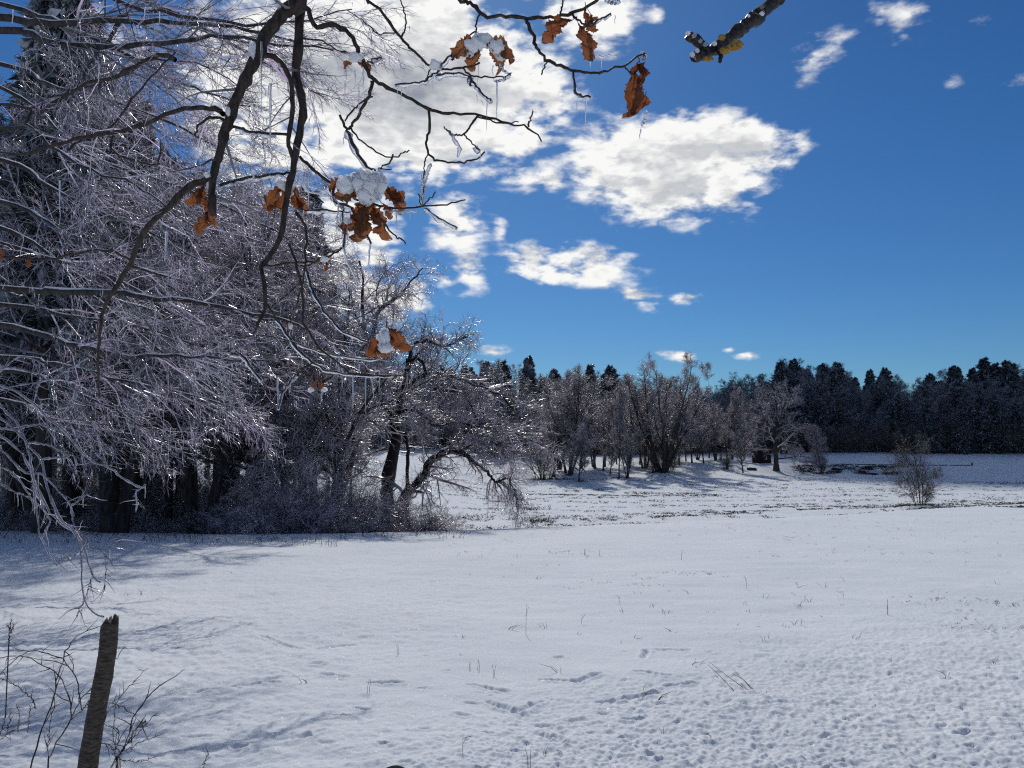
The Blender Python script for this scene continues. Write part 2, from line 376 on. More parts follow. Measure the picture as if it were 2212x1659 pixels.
def H(x, y):
    x = np.asarray(x, float); y = np.asarray(y, float)
    yy = np.clip(y, 0, 2990)
    zl = np.interp(yy, np.arange(3001), Z_LEFT); zm = np.interp(yy, np.arange(3001), Z_MID); zr = np.interp(yy, np.arange(3001), Z_RIGHT)
    wl = sstep((-x - 3) / 14.0); wr = sstep((x - 34) / 18.0)
    far = zm * (1 - wl) * (1 - wr) + zl * wl + zr * wr
    far = far + 0.5 * fbm(x * 0.02, y * 0.02, 3, 5) * sstep((y - 50) / 40)
    plane = -0.045 * y + 0.10 * fbm(x * 0.12, y * 0.12, 2, 3) * sstep(np.abs(y) / 6)
    c = np.interp(x, CX, CY); w = sstep((y - c) / 24.0)
    return plane * (1 - w) + far * w
def ground_at(px, py):
    d = ray(px, py); t = np.concatenate([np.arange(2, 60, 0.1), np.arange(60, 500, 0.4)])
    P = CAM + d[None] * t[:, None]; h = H(P[:, 0], P[:, 1]); k = np.argmax(P[:, 2] < h)
    if P[k, 2] >= h[k]: k = len(t) - 1
    return np.array([P[k, 0], P[k, 1], h[k]])

# ------------------------------------------------------------------ the snow covered ground
def build_ground():
    # polar sheet round the standpoint: rings get wider with distance, all the way to the horizon
    rr = [0.0, 1.5, 2.8]; r = 3.6
    while r < 45: rr.append(r); r += max(0.012, r * r / (788 * 1.8) * 0.72)
    while r < 300: rr.append(r); r *= 1.011
    while r < 3000: rr.append(r); r *= 1.12
    rr = np.array(rr)
    A = math.radians(37.0)
    th = np.concatenate([np.linspace(-A, A, 820), np.linspace(A, 2 * math.pi - A, 90)[1:-1]])
    nr, na = len(rr), len(th)
    Rg, Th = np.meshgrid(rr, th, indexing='ij'); X = Rg * np.sin(Th); Y = Rg * np.cos(Th)
    Z = H(X, Y)
    near = sstep((34 - Rg) / 18)
    # crusty granular snow in front on the right, finer grain on the left, smooth wind-packed snow between
    rough = sstep((X * 0.9 + 1.2 - (Y - 5.2) * 0.75 + 3.0 * fbm(X * 0.35, Y * 0.35, 3, 31)) / 2.6) * sstep((13 - Y) / 6)
    lft = sstep((-X * 1.0 + 2.5 - np.abs(Y - 12) * 0.35 + 3 * fbm(X * 0.25, Y * 0.25, 3, 41)) / 4) * sstep((26 - Y) / 8)
    g1 = fbm(X * 7, Y * 7, 4, 11, 0.62); g2 = fbm(X * 17, Y * 17, 3, 12, 0.6); g3 = np.abs(fbm(X * 4.5, Y * 4.5, 4, 17, .6))
    Z += rough * (0.022 * g1 + 0.034 * g2 - 0.028 * g3 + 0.024 * fbm(X * 34, Y * 34, 2, 19))
    Z += lft * (0.035 * g1 + 0.022 * g2)
    Z += near * (0.006 * g1 + 0.05 * fbm(X * 1.1, Y * 1.6, 3, 14))
    Z += sstep((Rg - 48) / 20) * sstep((170 - Rg) / 40) * (0.18 * fbm(X * 0.8, Y * 0.8, 3, 21, 0.6))
    # dents and grooves left by fallen ice and twigs
    rg = np.random.default_rng(5); dth = th[1] - th[0]
    def dent(x, y, a, lx, ly, dep):
        r0 = math.hypot(x, y); t0 = math.atan2(x, y); m = 3 * max(lx, ly)
        i0, i1 = np.searchsorted(rr, [r0 - m, r0 + m]); j0 = int((t0 - m / r0 + A) / dth); j1 = int((t0 + m / r0 + A) / dth) + 2
        j0 = max(j0, 0); j1 = min(j1, 820)
        if j1 <= j0 or i1 <= i0: return
        dx = X[i0:i1, j0:j1] - x; dy = Y[i0:i1, j0:j1] - y; c, s = math.cos(a), math.sin(a)
        u = (dx * c + dy * s) / lx; v = (-dx * s + dy * c) / ly; q = u ** 4 + v * v
        Z[i0:i1, j0:j1] -= dep * np.exp(-q * 1.5)
        Z[i0:i1, j0:j1] += dep * 0.25 * np.exp(-(np.sqrt(q) - 1.9) ** 2 * 3)
    for k in range(380):
        y = 4.2 + 16 * rg.random() ** 1.7; x = rg.uniform(-0.68, 0.68) * y
        s = rg.uniform(0.6, 1.5)
        dent(x, y, rg.normal() * 0.45, rg.uniform(.02, .075) * s, rg.uniform(.009, .022) * s, rg.uniform(.008, .022) * s)
    gv = [((420, 1497), (610, 1480)), ((560, 1487), (600, 1466)), ((1175, 1470), (1240, 1476)), ((1240, 1476), (1295, 1463)), ((1020, 1483), (1090, 1494)), ((1125, 1540), (1165, 1524)), ((1418, 1404), (1482, 1408)), ((1380, 1460), (1440, 1466)), ((1390, 1420), (1400, 1406)), ((1440, 1487), (1500, 1478)), ((660, 1590), (690, 1582)), ((700, 1460), (745, 1462)), ((800, 1478), (860, 1482)), ((690, 1400), (760, 1392)), ((1060, 1520), (1130, 1545)), ((1160, 1590), (1230, 1612)), ((1300, 1520), (1420, 1500)), ((560, 1380), (650, 1402))]
    for a, b in gv:
        p = ground_at(*a); q = ground_at(*b); L = np.linalg.norm(q - p); n = max(2, int(L / 0.05)); an = math.atan2(q[1] - p[1], q[0] - p[0])
        for k in range(n + 1):
            c = p + (q - p) * k / n; dent(c[0] + rg.normal() * .006, c[1] + rg.normal() * 0.012, an + rg.normal() * .15, 0.05, 0.022 + 0.012 * rg.random(), 0.02)
    V = np.stack([X, Y, Z], -1).reshape(-1, 3)
    i = np.arange(1, nr - 1)[:, None]; j = np.arange(na)[None]; jn = (j + 1) % na
    Q = np.stack([i * na + j, (i + 1) * na + j, (i + 1) * na + jn, i * na + jn], -1).reshape(-1, 4)
    V = np.vstack([V, [[0, 0, H(0, 0)]]]); c = len(V) - 1; j = np.arange(na)
    T = np.stack([np.full(na, c), na + j, na + (j + 1) % na], -1)
    V2 = V
    o = obj('snow_ground', mesh_from('snow_ground', V2, Q, T, M['snow']), kind='structure')
build_ground()

# the cumulus high above, out of the frame, whose shadow lies over the far field and the right-hand forest
def build_cloud():
    nu, nv = 96, 40; u = np.linspace(0, 2 * math.pi, nu, endpoint=False); v = np.linspace(0.02, math.pi - 0.02, nv)
    V_, U_ = np.meshgrid(v, u, indexing='ij')
    d = np.stack([np.sin(V_) * np.cos(U_), np.sin(V_) * np.sin(U_), np.cos(V_)], -1)
    n = fbm(U_ * 3.0 + 2, V_ * 4, 4, 77) + fbm(np.cos(U_) * 4, np.sin(U_) * 4 + V_, 3, 78)
    r = 1 + 0.22 * n
    Hc = 1250.0; off = Hc / math.tan(SUN_EL); cx = 180 + math.sin(SUN_AZ) * off; cy = 268 + math.cos(SUN_AZ) * off
    P = d * r[..., None] * np.array([138, 127, 60]) + np.array([cx, cy, Hc + 40])
    P[..., 2] = np.maximum(P[..., 2], Hc + 8 * n)
    i = np.arange(nv - 1)[:, None]; j = np.arange(nu)[None]; jn = (j + 1) % nu
    Q = np.stack([i * nu + j, (i + 1) * nu + j, (i + 1) * nu + jn, i * nu + jn], -1).reshape(-1, 4)
    V = P.reshape(-1, 3); T = [[0, k, k + 1] for k in range(1, nu - 1)]; b = (nv - 1) * nu; T += [[b, b + k + 1, b + k] for k in range(1, nu - 1)]
    obj('cloud', mesh_from('cloud', V, Q, np.array(T), M['cloud']), kind='stuff')
build_cloud()

# ------------------------------------------------------------------ tree templates (mesh data shared by the copies)
def tmpl_hardwood(seed, h, spread, nt, up=0.10, stems=1, mats=('wood_bark', 'twig_mid'), tw=0.012, start=0.22, wide=42, dens=1.0, thick=1.0, lean_k=1.0, k1=.55, dark2=False):
    rg = np.random.default_rng(seed); K = 9
    P = []; R = []
    for s in range(stems):
        a = rg.uniform(0, 2 * math.pi); lean = (0.05 if stems == 1 else lean_k * rg.uniform(0.10, 0.30)); d = np.array([math.cos(a) * lean, math.sin(a) * lean, 1.0]); p = np.array([math.cos(a), math.sin(a), 0]) * (0.0 if stems == 1 else rg.uniform(.1, .35)) - np.array([0, 0, .3])
        L = h * (1.0 if s == 0 and stems < 6 else rg.uniform(0.78, 1.0)) * 0.93; pts = [p]
        for k in range(K - 1):
            d = d + rg.normal(size=3) * np.array([.07, .07, 0]); p = p + d / np.linalg.norm(d) * L / (K - 1); pts.append(p)
        P.append(pts); r0 = h * 0.0115 * (1 if stems == 1 else 0.8); rad = r0 * thick * (1 - np.linspace(0, 1, K)) ** 0.8 + 0.01; rad[0] *= 1.35; R.append(rad)
    P = np.array(P); R = np.array(R)
    n1 = max(6, int(26 / stems ** 0.6))
    P1, R1 = kids(P, R, n1, start, 0.98, spread, wide, 7, -up, 0.13, k1, rg, taper=.2, lmin=h * .10)
    P2, R2 = kids(P1, R1, 7, 0.2, 1, 0.5, 42, 5, -0.02, 0.2, 0.6, rg, taper=.3, rmin=tw * .8)
    n3 = max(3, int(round(nt * dens / len(P2))))
    P3, R3 = kids(P2, R2, n3, 0.1, 1, 0.55, 45, 4, 0.05, 0.25, 0.8, rg, taper=.5, rmin=tw * 0.7, lmin=h * 0.03)
    P4, R4 = kids(P3, R3, 3, 0.2, 1, 0.55, 45, 3, 0.06, 0.3, 0.9, rg, taper=.6, rmin=tw * 0.55, lmin=h * 0.016)
    G = Geo(); G.add(*tubes(P, R, 7)); G.add(*tubes(P1, R1, 4))
    if dark2: G.add(*tubes(P2, R2, 3, False))
    C = Geo()
    if not dark2: C.add(*tubes(P2, R2, 3, False))
    C.add(*tubes(P3, R3, 3, False)); C.add(*tubes(P4, R4, 3, False))
    return G.mesh('trunk', M[mats[0]]), C.mesh('crown', M[mats[1]])
def tmpl_conifer(seed, h, w, n, mats=('wood_bark', 'needle'), ragged=0.25, start=0.05, cl=0.6, ex=.75, wh=22):
    rg = np.random.default_rng(seed)
    P = np.array([[[0, 0, -0.3], [0.05, 0, h * .3], [0, .05, h * .6], [0, 0, h * .98]]]); R = np.array([[h * .014, h * .011, h * .006, .02]])
    nb = n; t = start + (1 - start) * rg.random(nb) ** 0.85
    a = rg.uniform(0, 2 * math.pi, nb); whorl = np.round(t * wh) / wh + rg.normal(size=nb) * .016
    gap = 1 - ragged * (vnoise(a * 1.2, whorl * 9, seed) * 1.6)
    L = w * np.clip(1.02 - whorl, .02, 1) ** ex * gap * rg.uniform(.75, 1.15, nb) + 0.25
    K = 5; B = np.empty((nb, K, 3)); base = np.stack([np.zeros(nb), np.zeros(nb), whorl * h], -1); B[:, 0] = base
    d = np.stack([np.cos(a), np.sin(a), 0.35 * (whorl * 2 - .7)], -1)
    for k in range(1, K):
        d = norm(d + rg.normal(size=d.shape) * .07 + np.array([0, 0, -.10 if k < 3 else .04])); B[:, k] = B[:, k - 1] + d * (L / (K - 1))[:, None]
    BR = np.maximum(0.02, 0.012 * L)[:, None] * np.linspace(1, .3, K)[None]
    # needle sprays: flat, drooping little leaf clumps along the branches
    m = 9; S_, SR = kids(B, BR, m, .2, 1.02, .34, 50, 3, .10, .15, .9, rg, taper=.4, rmin=.01, lmin=.35)
    G = Geo(); G.add(*tubes(P, R, 7)); G.add(*tubes(B, BR, 3, False))
    C = Geo()
    nS = len(S_)
    for q in range(5):
        tt = rg.random(nS); f = tt * 2; i = np.minimum(f.astype(int), 1); w_ = (f - i)[:, None]
        p = S_[np.arange(nS), i] * (1 - w_) + S_[np.arange(nS), i + 1] * w_
        ax = norm(norm(S_[:, 2] - S_[:, 0]) + rg.normal(size=(nS, 3)) * .55); sd = norm(np.cross(ax, np.array([0, 0, 1.0])[None] + rg.normal(size=(nS, 3)) * .5))
        l = cl * rg.uniform(.6, 1.3, nS)[:, None]; wd = l * rg.uniform(.16, .3, nS)[:, None]
        v = np.stack([p - ax * l * .3, p + sd * wd + ax * l * .1, p + ax * l * .8 - np.array([0, 0, .12]) * l, p - sd * wd + ax * l * .1], 1).reshape(-1, 3)
        C.add(v, np.arange(nS * 4).reshape(-1, 4))
    return G.mesh('trunk', M[mats[0]]), C.mesh('crown', M[mats[1]], False)
def tmpl_bush(seed, h, w, n, mat='twig_wood', tw=.008):
    rg = np.random.default_rng(seed); ns = 16; a = rg.uniform(0, 2 * math.pi, ns); P = np.empty((ns, 6, 3)); rr_ = rg.uniform(0, .22, ns) * w
    P[:, 0] = np.stack([np.cos(a) * rr_, np.sin(a) * rr_, np.full(ns, -.15)], -1); d = norm(np.stack([np.cos(a) * .6 * w / h, np.sin(a) * .6 * w / h, np.ones(ns)], -1) + rg.normal(size=(ns, 3)) * .15)
    L = h * rg.uniform(.6, 1.1, ns)
    for k in range(1, 6): d = norm(d + rg.normal(size=d.shape) * .12 + np.array([0, 0, -.06 * k * .5])); P[:, k] = P[:, k - 1] + d * (L / 5)[:, None]
    R = (h * .008 * rg.uniform(.6, 1.2, ns))[:, None] * np.linspace(1, .3, 6)[None]
    P1, R1 = kids(P, R, 9, .1, 1, .5, 45, 5, .06, .2, .6, rg, rmin=tw)
    P2, R2 = kids(P1, R1, max(4, n // 144), .1, 1, .5, 45, 4, .08, .25, .7, rg, rmin=tw * .7, lmin=h * .08)
    P3, R3 = kids(P2, R2, 3, .2, 1, .5, 45, 3, .08, .3, .8, rg, rmin=tw * .5, lmin=h * .05)
    G = Geo(); G.add(*tubes(P, R, 5)); C = Geo(); C.add(*tubes(P1, R1, 3, False)); C.add(*tubes(P2, R2, 3, False)); C.add(*tubes(P3, R3, 3, False))
    return G.mesh('stem', M['wood_bark']), C.mesh('crown', M[mat])

def plant(tm, name, label, cat, loc, rz=0, sc=(1, 1, 1), group=None, parts=('trunk', 'crown')):
    t = thing(name, label, cat, loc, rz, group, sc)
    for me, pn in zip(tm, parts): obj(pn, me, t)
    return t

T_FARHW = [tmpl_hardwood(11, 20, .40, 2600, .1, 1, ('wood_bark', 'twig_far'), .04, .1, 46), tmpl_hardwood(12, 20, .44, 2600, .05, 2, ('wood_bark', 'twig_far'), .04, .12, 44)]
T_CON = [tmpl_conifer(21, 20, 5.4, 330, ragged=.45, ex=.62, wh=26), tmpl_conifer(22, 20, 6.4, 320, ragged=.65, start=.1, ex=.55, wh=20), tmpl_conifer(23, 20, 4.4, 320, ragged=.3, ex=.8, wh=30)]
T_MID = [tmpl_hardwood(31, 16, .40, 4200, .20, 1, tw=.020, wide=36, k1=.75, dark2=True, thick=1.15), tmpl_hardwood(32, 16, .36, 4200, .20, 5, tw=.020, start=.2, wide=30, k1=.8, dark2=True, thick=1.2), tmpl_hardwood(33, 16, .50, 4200, .06, 1, tw=.020, start=.16, wide=54, k1=.75, dark2=True, thick=1.15)]
T_WOOD = [tmpl_hardwood(41, 18, .38, 3600, .05, 1, ('wood_bark', 'twig_wood'), .012, .18, 52, thick=1.8), tmpl_hardwood(42, 18, .42, 3600, .0, 2, ('wood_bark', 'twig_wood'), .012, .2, 55, thick=1.3)]
T_PINE = [tmpl_conifer(24, 20, 4.6, 300, ragged=.5, ex=.62, wh=24, start=.34), tmpl_conifer(25, 20, 5.2, 300, ragged=.65, ex=.55, wh=20, start=.40), tmpl_conifer(26, 20, 3.8, 280, ragged=.35, ex=.75, wh=28, start=.30)]
T_BUSH = [tmpl_bush(51, 3.0, 2.6, 1700), tmpl_bush(52, 2.4, 3.2, 1700)]
T_BROWN = [tmpl_bush(53, 5, 3.2, 1500, 'cedar', .014)]

T_GREAT = tmpl_hardwood(36, 16, .30, 7000, .22, 11, tw=.019, start=.25, wide=26, lean_k=1.75, k1=.85, dark2=True, thick=1.25)
rs = random.Random(3)
def far_tree(px, y, topy, kind, g1='trees of the far forest edge', base=None):
    x = (px - 1106) / FP * y; z = float(H(x, y)) - .1
    hz = CAM[2] + (961 - topy) / FP * y; h = max(5, hz - z)
    s = h / 20 * rs.uniform(.97, 1.03)
    if kind == 'c':
        tm = rs.choice(T_CON); lb = 'dark evergreen in the forest edge beyond the far field'; nm, ct = 'conifer_tree', 'conifer'
    else:
        tm = rs.choice(T_FARHW); lb = 'bare grey hardwood in the forest edge beyond the far field'; nm, ct = 'bare_tree', 'tree'
    plant(tm, nm, lb, ct, (x, y, z), rs.uniform(0, 6.28), (s * rs.uniform(1.0, 1.45), s * rs.uniform(1.0, 1.45), s), 'evergreens of the far forest edge' if kind == 'c' else 'bare trees of the far forest edge')
TOPX = [700, 1000, 1060, 1110, 1150, 1200, 1280, 1330, 1400, 1480, 1530, 1600, 1660, 1720, 1810, 1870, 1915, 1980, 2050, 2130, 2212, 2400]
TOPY = [800, 800, 795, 797, 802, 815, 815, 822, 824, 832, 832, 818, 800, 795, 790, 805, 822, 815, 812, 792, 785, 780]
for row, (dy, st, dt) in enumerate([(262, 36, 0), (250, 30, 2), (236, 34, 12), (222, 38, 30), (208, 40, 60)]):
    px = 690 + row * 11
    while px < 2330:
        y = dy + rs.uniform(-6, 6) - (18 if px < 1150 else 0) - (10 if px > 1900 else 0)
        top = np.interp(px, TOPX, TOPY) + dt + rs.uniform(-12, 26)
        far_tree(px, y, top, 'c' if rs.random() < (.62 if (px > 1640 or px < 1100) else .14) else 'h')
        px += st * rs.uniform(.7, 1.3)
for (px, top) in [(1142, 782), (1275, 788), (1318, 797), (1812, 786), (1690, 788), (2180, 779), (2130, 784), (1915, 806), (2060, 800)]:
    far_tree(px, 238 + rs.uniform(-4, 4), top, 'c')
# low scrub along the forest foot
for k, px in enumerate(np.arange(700, 2300, 19)):
    y = 202 + rs.uniform(-4, 4); x = (px - 1106) / FP * y
    s = rs.uniform(1.1, 2.0); plant(T_BROWN[0], 'brush_shrub', 'brushy bare shrub at the foot of the far forest', 'shrub', (x, y, float(H(x, y)) - .1), rs.uniform(0, 6), (s, s, s), 'shrubs at the foot of the far forest', ('stem', 'crown'))

def mid(px, by, ty, tm, hh, name, label, wide=1.0, rz=None, group=None, parts=('trunk', 'crown'), cat='tree'):
    p = ground_at(px, by); s = ((by - ty) / FP * p[1]) / hh * (1.06 if hh == 16 else 1)
    return plant(tm, name, label, cat, p - np.array([0, 0, .05]), rs.uniform(0, 6.28) if rz is None else rz, (s * wide, s * wide, s), group, parts)
B2 = ('stem', 'crown')
mid(1172, 1034, 905, T_BROWN[0], 5.2, 'brown_thicket', 'dark brown dense thicket at the left end of the tree clump in the field', 1.0, 0, None, B2, 'shrub')
mid(1196, 1030, 820, T_MID[0], 16, 'bare_tree', 'tall brownish bare tree rising out of the dark brown thicket', .95)
mid(1228, 1027, 792, T_MID[1], 16, 'bare_tree', 'tallest frosty tree of the left clump, right behind the small dark-trunked tree')
mid(1250, 1041, 925, T_MID[2], 16, 'small_tree', 'small dark-trunked tree standing foremost at the left clump', 1.0)
mid(1285, 1012, 808, T_MID[0], 16, 'bare_tree', 'slim frosty tree in the gap right of the small dark-trunked tree', .9)
mid(1303, 1018, 850, T_MID[0], 16, 'bare_tree', 'thin dark-stemmed tree set back left of the forked little tree', .8)
mid(1318, 1024, 930, T_MID[2], 16, 'small_tree', 'short thick-stemmed little tree close left of the leaning pole tree', .9)
mid(1337, 1034, 840, T_MID[0], 16, 'bare_tree', 'tall thin leaning pole tree in front of the gap left of the great many-stemmed tree', .55)
mid(1355, 1033, 925, T_MID[1], 16, 'small_tree', 'low forked tree with brush round its foot left of the great many-stemmed tree', 1.0)
mid(1392, 1012, 815, T_MID[1], 16, 'bare_tree', 'twin-stemmed tree leaning out left behind the great many-stemmed tree', .85)
mid(1432, 1020, 765, T_GREAT, 16, 'great_tree', 'great many-stemmed frosty tree, tallest in the middle of the field', 1.12, 2.2)
mid(1412, 1021, 955, T_BROWN[0], 5.2, 'brush_shrub', 'brush clump at the left foot of the great many-stemmed tree', .9, None, None, B2, 'shrub')
mid(1450, 1019, 950, T_BROWN[0], 5.2, 'brush_shrub', 'brush clump at the right foot of the great many-stemmed tree', .8, None, None, B2, 'shrub')
mid(1468, 1006, 845, T_MID[0], 16, 'bare_tree', 'slender tree just right of the great many-stemmed tree', .85)
mid(1495, 1000, 850, T_MID[0], 16, 'bare_tree', 'first of two thin trees set back right of the great tree', .8)
mid(1520, 1001, 868, T_MID[2], 16, 'bare_tree', 'second and lower of two thin trees set back right of the great tree', .8)
mid(1547, 995, 850, T_MID[1], 16, 'bare_tree', 'bushy frosty tree behind the brushy-footed tree', .9)
mid(1570, 1013, 850, T_MID[0], 16, 'bare_tree', 'brushy-footed tree left of the little bent tree', .8)
mid(1569, 1014, 960, T_BROWN[0], 5.2, 'brush_shrub', 'narrow brush clump at the foot of the tree left of the little bent tree', .6, None, None, B2, 'shrub')
mid(1605, 1022, 905, T_MID[2], 16, 'small_tree', 'little bent tree between the brushy-footed tree and the round-crowned tree', .85)
mid(1775, 1023, 925, T_MID[2], 16, 'small_tree', 'small short-trunked tree right of the round-crowned tree at the shadow edge', .75)
mid(1774, 1023, 968, T_BROWN[0], 5.2, 'brush_shrub', 'brush clump round the short-trunked small tree at the shadow edge', .7, None, None, B2, 'shrub')

for k, px in enumerate(np.arange(1182, 1650, 25)):
    by = np.interp(px, [1170, 1300, 1400, 1500, 1650], [1020, 1008, 1000, 994, 988]) + rs.uniform(-4, 4); ty = np.interp(px, [1170, 1230, 1330, 1500, 1650], [830, 810, 835, 850, 850]) + rs.uniform(10, 45)
    mid(px, by, ty, T_MID[k % 3], 16, 'bare_tree', 'slim frosty tree within the clump in the middle of the field', rs.uniform(.75, 1), None, 'slim trees standing back in the middle clump')

# the round-crowned tree with long side limbs
def round_tree():
    p = ground_at(1677, 1017); y = p[1]; rg = np.random.default_rng(61); m = y / FP
    t = thing('round_crowned_tree', 'round-crowned tree with pale trunk and long side limbs beside the dark shed', 'tree', p)
    L = lambda a, dep=0: [np.array([(x - 1677) * m, d, (1017 - yy) * m]) for (x, yy), d in zip(a, np.linspace(0, dep, len(a)))]
    limbs = [(L([(1677, 1022), (1677, 990), (1676, 960), (1678, 930), (1682, 895), (1680, 850)]), .55, .08),
             (L([(1677, 975), (1655, 968), (1625, 965), (1600, 968)], -2), .17, .04), (L([(1678, 962), (1660, 940), (1640, 925), (1612, 920)], 2.5), .18, .04),
             (L([(1678, 958), (1698, 935), (1722, 925), (1750, 918)], -1.5), .18, .04), (L([(1679, 992), (1700, 990), (1725, 986), (1762, 992)], -1), .17, .04),
             (L([(1678, 965), (1700, 975), (1725, 968)], 3), .13, .04), (L([(1678, 945), (1650, 905), (1630, 875)], -3), .2, .05), (L([(1680, 920), (1710, 880), (1730, 860)], 2), .2, .05), (L([(1680, 930), (1690, 880), (1700, 845)], -3.5), .16, .05), (L([(1680, 920), (1665, 875), (1655, 850)], 4), .16, .05)]
    P = []; R = []
    for pts, r0, r1 in limbs: P.append(crom(pts, 9)); R.append(np.linspace(r0, r1, 9))
    P = np.array(P); R = np.array(R); R[0, 0] = .8
    tr = Geo(); tr.add(*tubes(P[:1], R[:1], 8)); obj('trunk', tr.mesh('trunk', M['wood_bark']), t)
    for k in range(1, len(P)):
        l = Geo(); l.add(*tubes(P[k:k + 1], R[k:k + 1], 6)); obj('limb', l.mesh('limb', M['wood_bark']), t)
    P1, R1 = kids(P, R, 12, .3, 1, .55, 50, 6, -.04, .18, .5, rg, rmin=.03)
    P2, R2 = kids(P1, R1, 8, .1, 1, .5, 45, 4, -.02, .22, .6, rg, rmin=.018)
    P3, R3 = kids(P2, R2, 7, .1, 1, .5, 45, 3, .03, .25, .7, rg, rmin=.022, lmin=.5)
    C = Geo(); C.add(*tubes(P1, R1, 3, False)); C.add(*tubes(P2, R2, 3, False)); C.add(*tubes(P3, R3, 3, False)); obj('crown', C.mesh('crown', M['twig_mid']), t)
round_tree()

# the lone small tree at the crest on the right
def lone_tree():
    p = ground_at(1985, 1093); m = p[1] / FP; rg = np.random.default_rng(62)
    t = thing('lone_bush_tree', 'lone many-stemmed small tree standing by itself on the crest at the right', 'tree', p)
    L = lambda a, dep: [np.array([(x - 1985) * m, d, (1093 - yy) * m]) for (x, yy), d in zip(a, np.linspace(0, dep, len(a)))]
    st = [([(1988, 1096), (1987, 1060), (1984, 1020), (1980, 985), (1972, 958)], .1, .075), ([(1980, 1096), (1972, 1065), (1962, 1040), (1945, 1020), (1925, 1010)], .3, .045), ([(1992, 1096), (1994, 1060), (1992, 1030), (1998, 1000), (1996, 975)], -.3, .05),
          ([(1990, 1050), (2005, 1035), (2018, 1028), (2030, 1020)], -.2, .03), ([(1978, 1096), (1968, 1075), (1950, 1060), (1938, 1045)], -.5, .03), ([(1998, 1094), (2005, 1070), (2012, 1055), (2020, 1050)], .5, .03), ([(1984, 1020), (1968, 1000), (1955, 985), (1948, 972)], .3, .03), ([(1984, 1094), (1976, 1050), (1962, 1010), (1950, 1000)], -.3, .035), ([(1990, 1094), (2000, 1060), (2008, 1080)], .4, .02)]
    P = np.array([crom(L(a, d), 7) for a, d, r in st]); R = np.array([np.linspace(r, r * .25, 7) for a, d, r in st])
    for k in range(len(P)):
        l = Geo(); l.add(*tubes(P[k:k + 1], R[k:k + 1], 6)); obj('stem', l.mesh('stem', M['old_bark']), t)
    P = P; R = R * 1.3
    P1, R1 = kids(P, R, 22, .12, 1, .5, 48, 5, .0, .2, .5, rg, rmin=.014)
    P2, R2 = kids(P1, R1, 9, .1, 1, .55, 45, 4, .0, .22, .6, rg, rmin=.011)
    P3, R3 = kids(P2, R2, 5, .1, 1, .5, 45, 3, .03, .25, .7, rg, rmin=.008, lmin=.15)
    C = Geo(); C.add(*tubes(P1, R1, 3, False)); C.add(*tubes(P2, R2, 3, False)); C.add(*tubes(P3, R3, 3, False)); obj('crown', C.mesh('crown', M['dark_brush']), t)
lone_tree()

# shed, log, timber edging
def box(G, c, s, rz=0.0):
    x, y, z = [v / 2 for v in s]; V = np.array([[-x, -y, -z], [x, -y, -z], [x, y, -z], [-x, y, -z], [-x, -y, z], [x, -y, z], [x, y, z], [-x, y, z]])
    ca, sa = math.cos(rz), math.sin(rz); V = V @ np.array([[ca, sa, 0], [-sa, ca, 0], [0, 0, 1]]) + np.array(c)
    G.add(V, np.array([[0, 3, 2, 1], [4, 5, 6, 7], [0, 1, 5, 4], [1, 2, 6, 5], [2, 3, 7, 6], [3, 0, 4, 7]]))
def shed():
    p = ground_at(1645, 1000) - np.array([0, 0, .1]); t = thing('field_shed', 'small dark windowless plank shed behind the round-crowned tree', 'shed', p, .08)
    W_, D2, Hh = 3.1, 2.6, 2.6
    G = Geo(); box(G, (0, 0, Hh / 2), (W_ - .1, D2 - .1, Hh)); obj('wall', G.mesh('wall', M['shed_wood'], False), t)
    pl = Geo(); box(pl, (0, 0, 0), (.27, .04, Hh)); me = pl.mesh('plank', M['shed_wood'], False)
    for k in range(11): o = obj('plank', me, t, (-W_ / 2 + .155 + k * .279, -D2 / 2 - .01 + rs.uniform(-.01, .01), Hh / 2))
    G = Geo(); x, y = W_ / 2 + .2, D2 / 2 + .25
    V = np.array([[-x, -y, Hh], [x, -y, Hh], [x, y, Hh + .35], [-x, y, Hh + .35], [-x, -y, Hh + .1], [x, -y, Hh + .1], [x, y, Hh + .45], [-x, y, Hh + .45]]); G.add(V, np.array([[0, 3, 2, 1], [4, 5, 6, 7], [0, 1, 5, 4], [1, 2, 6, 5], [2, 3, 7, 6], [3, 0, 4, 7]]))
    obj('roof', G.mesh('roof', M['shed_wood'], False), t)
shed()
def log(px, py, Lm, r, label, rz=0):
    p = ground_at(px, py); G = Geo(); P = np.array([[[-Lm / 2, 0, 0], [-Lm / 5, .05, .03], [Lm / 5, -.04, 0.02], [Lm / 2, 0, 0]]]); R = np.array([[r, r * 1.05, r * .95, r * .8]])
    G.add(*tubes(P, R, 10)); o = obj('fallen_log', G.mesh('fallen_log', M['wood_bark']), None, p + np.array([0, 0, r * .6])); o.rotation_euler = (0, 0, rz); o['label'] = label; o['category'] = 'log'
log(1624, 1016, 1.8, .28, 'short dark log lying on the snow left of the round-crowned tree')
log(1742, 999, 2.0, .25, 'dark log on the far bank right of the round-crowned tree')
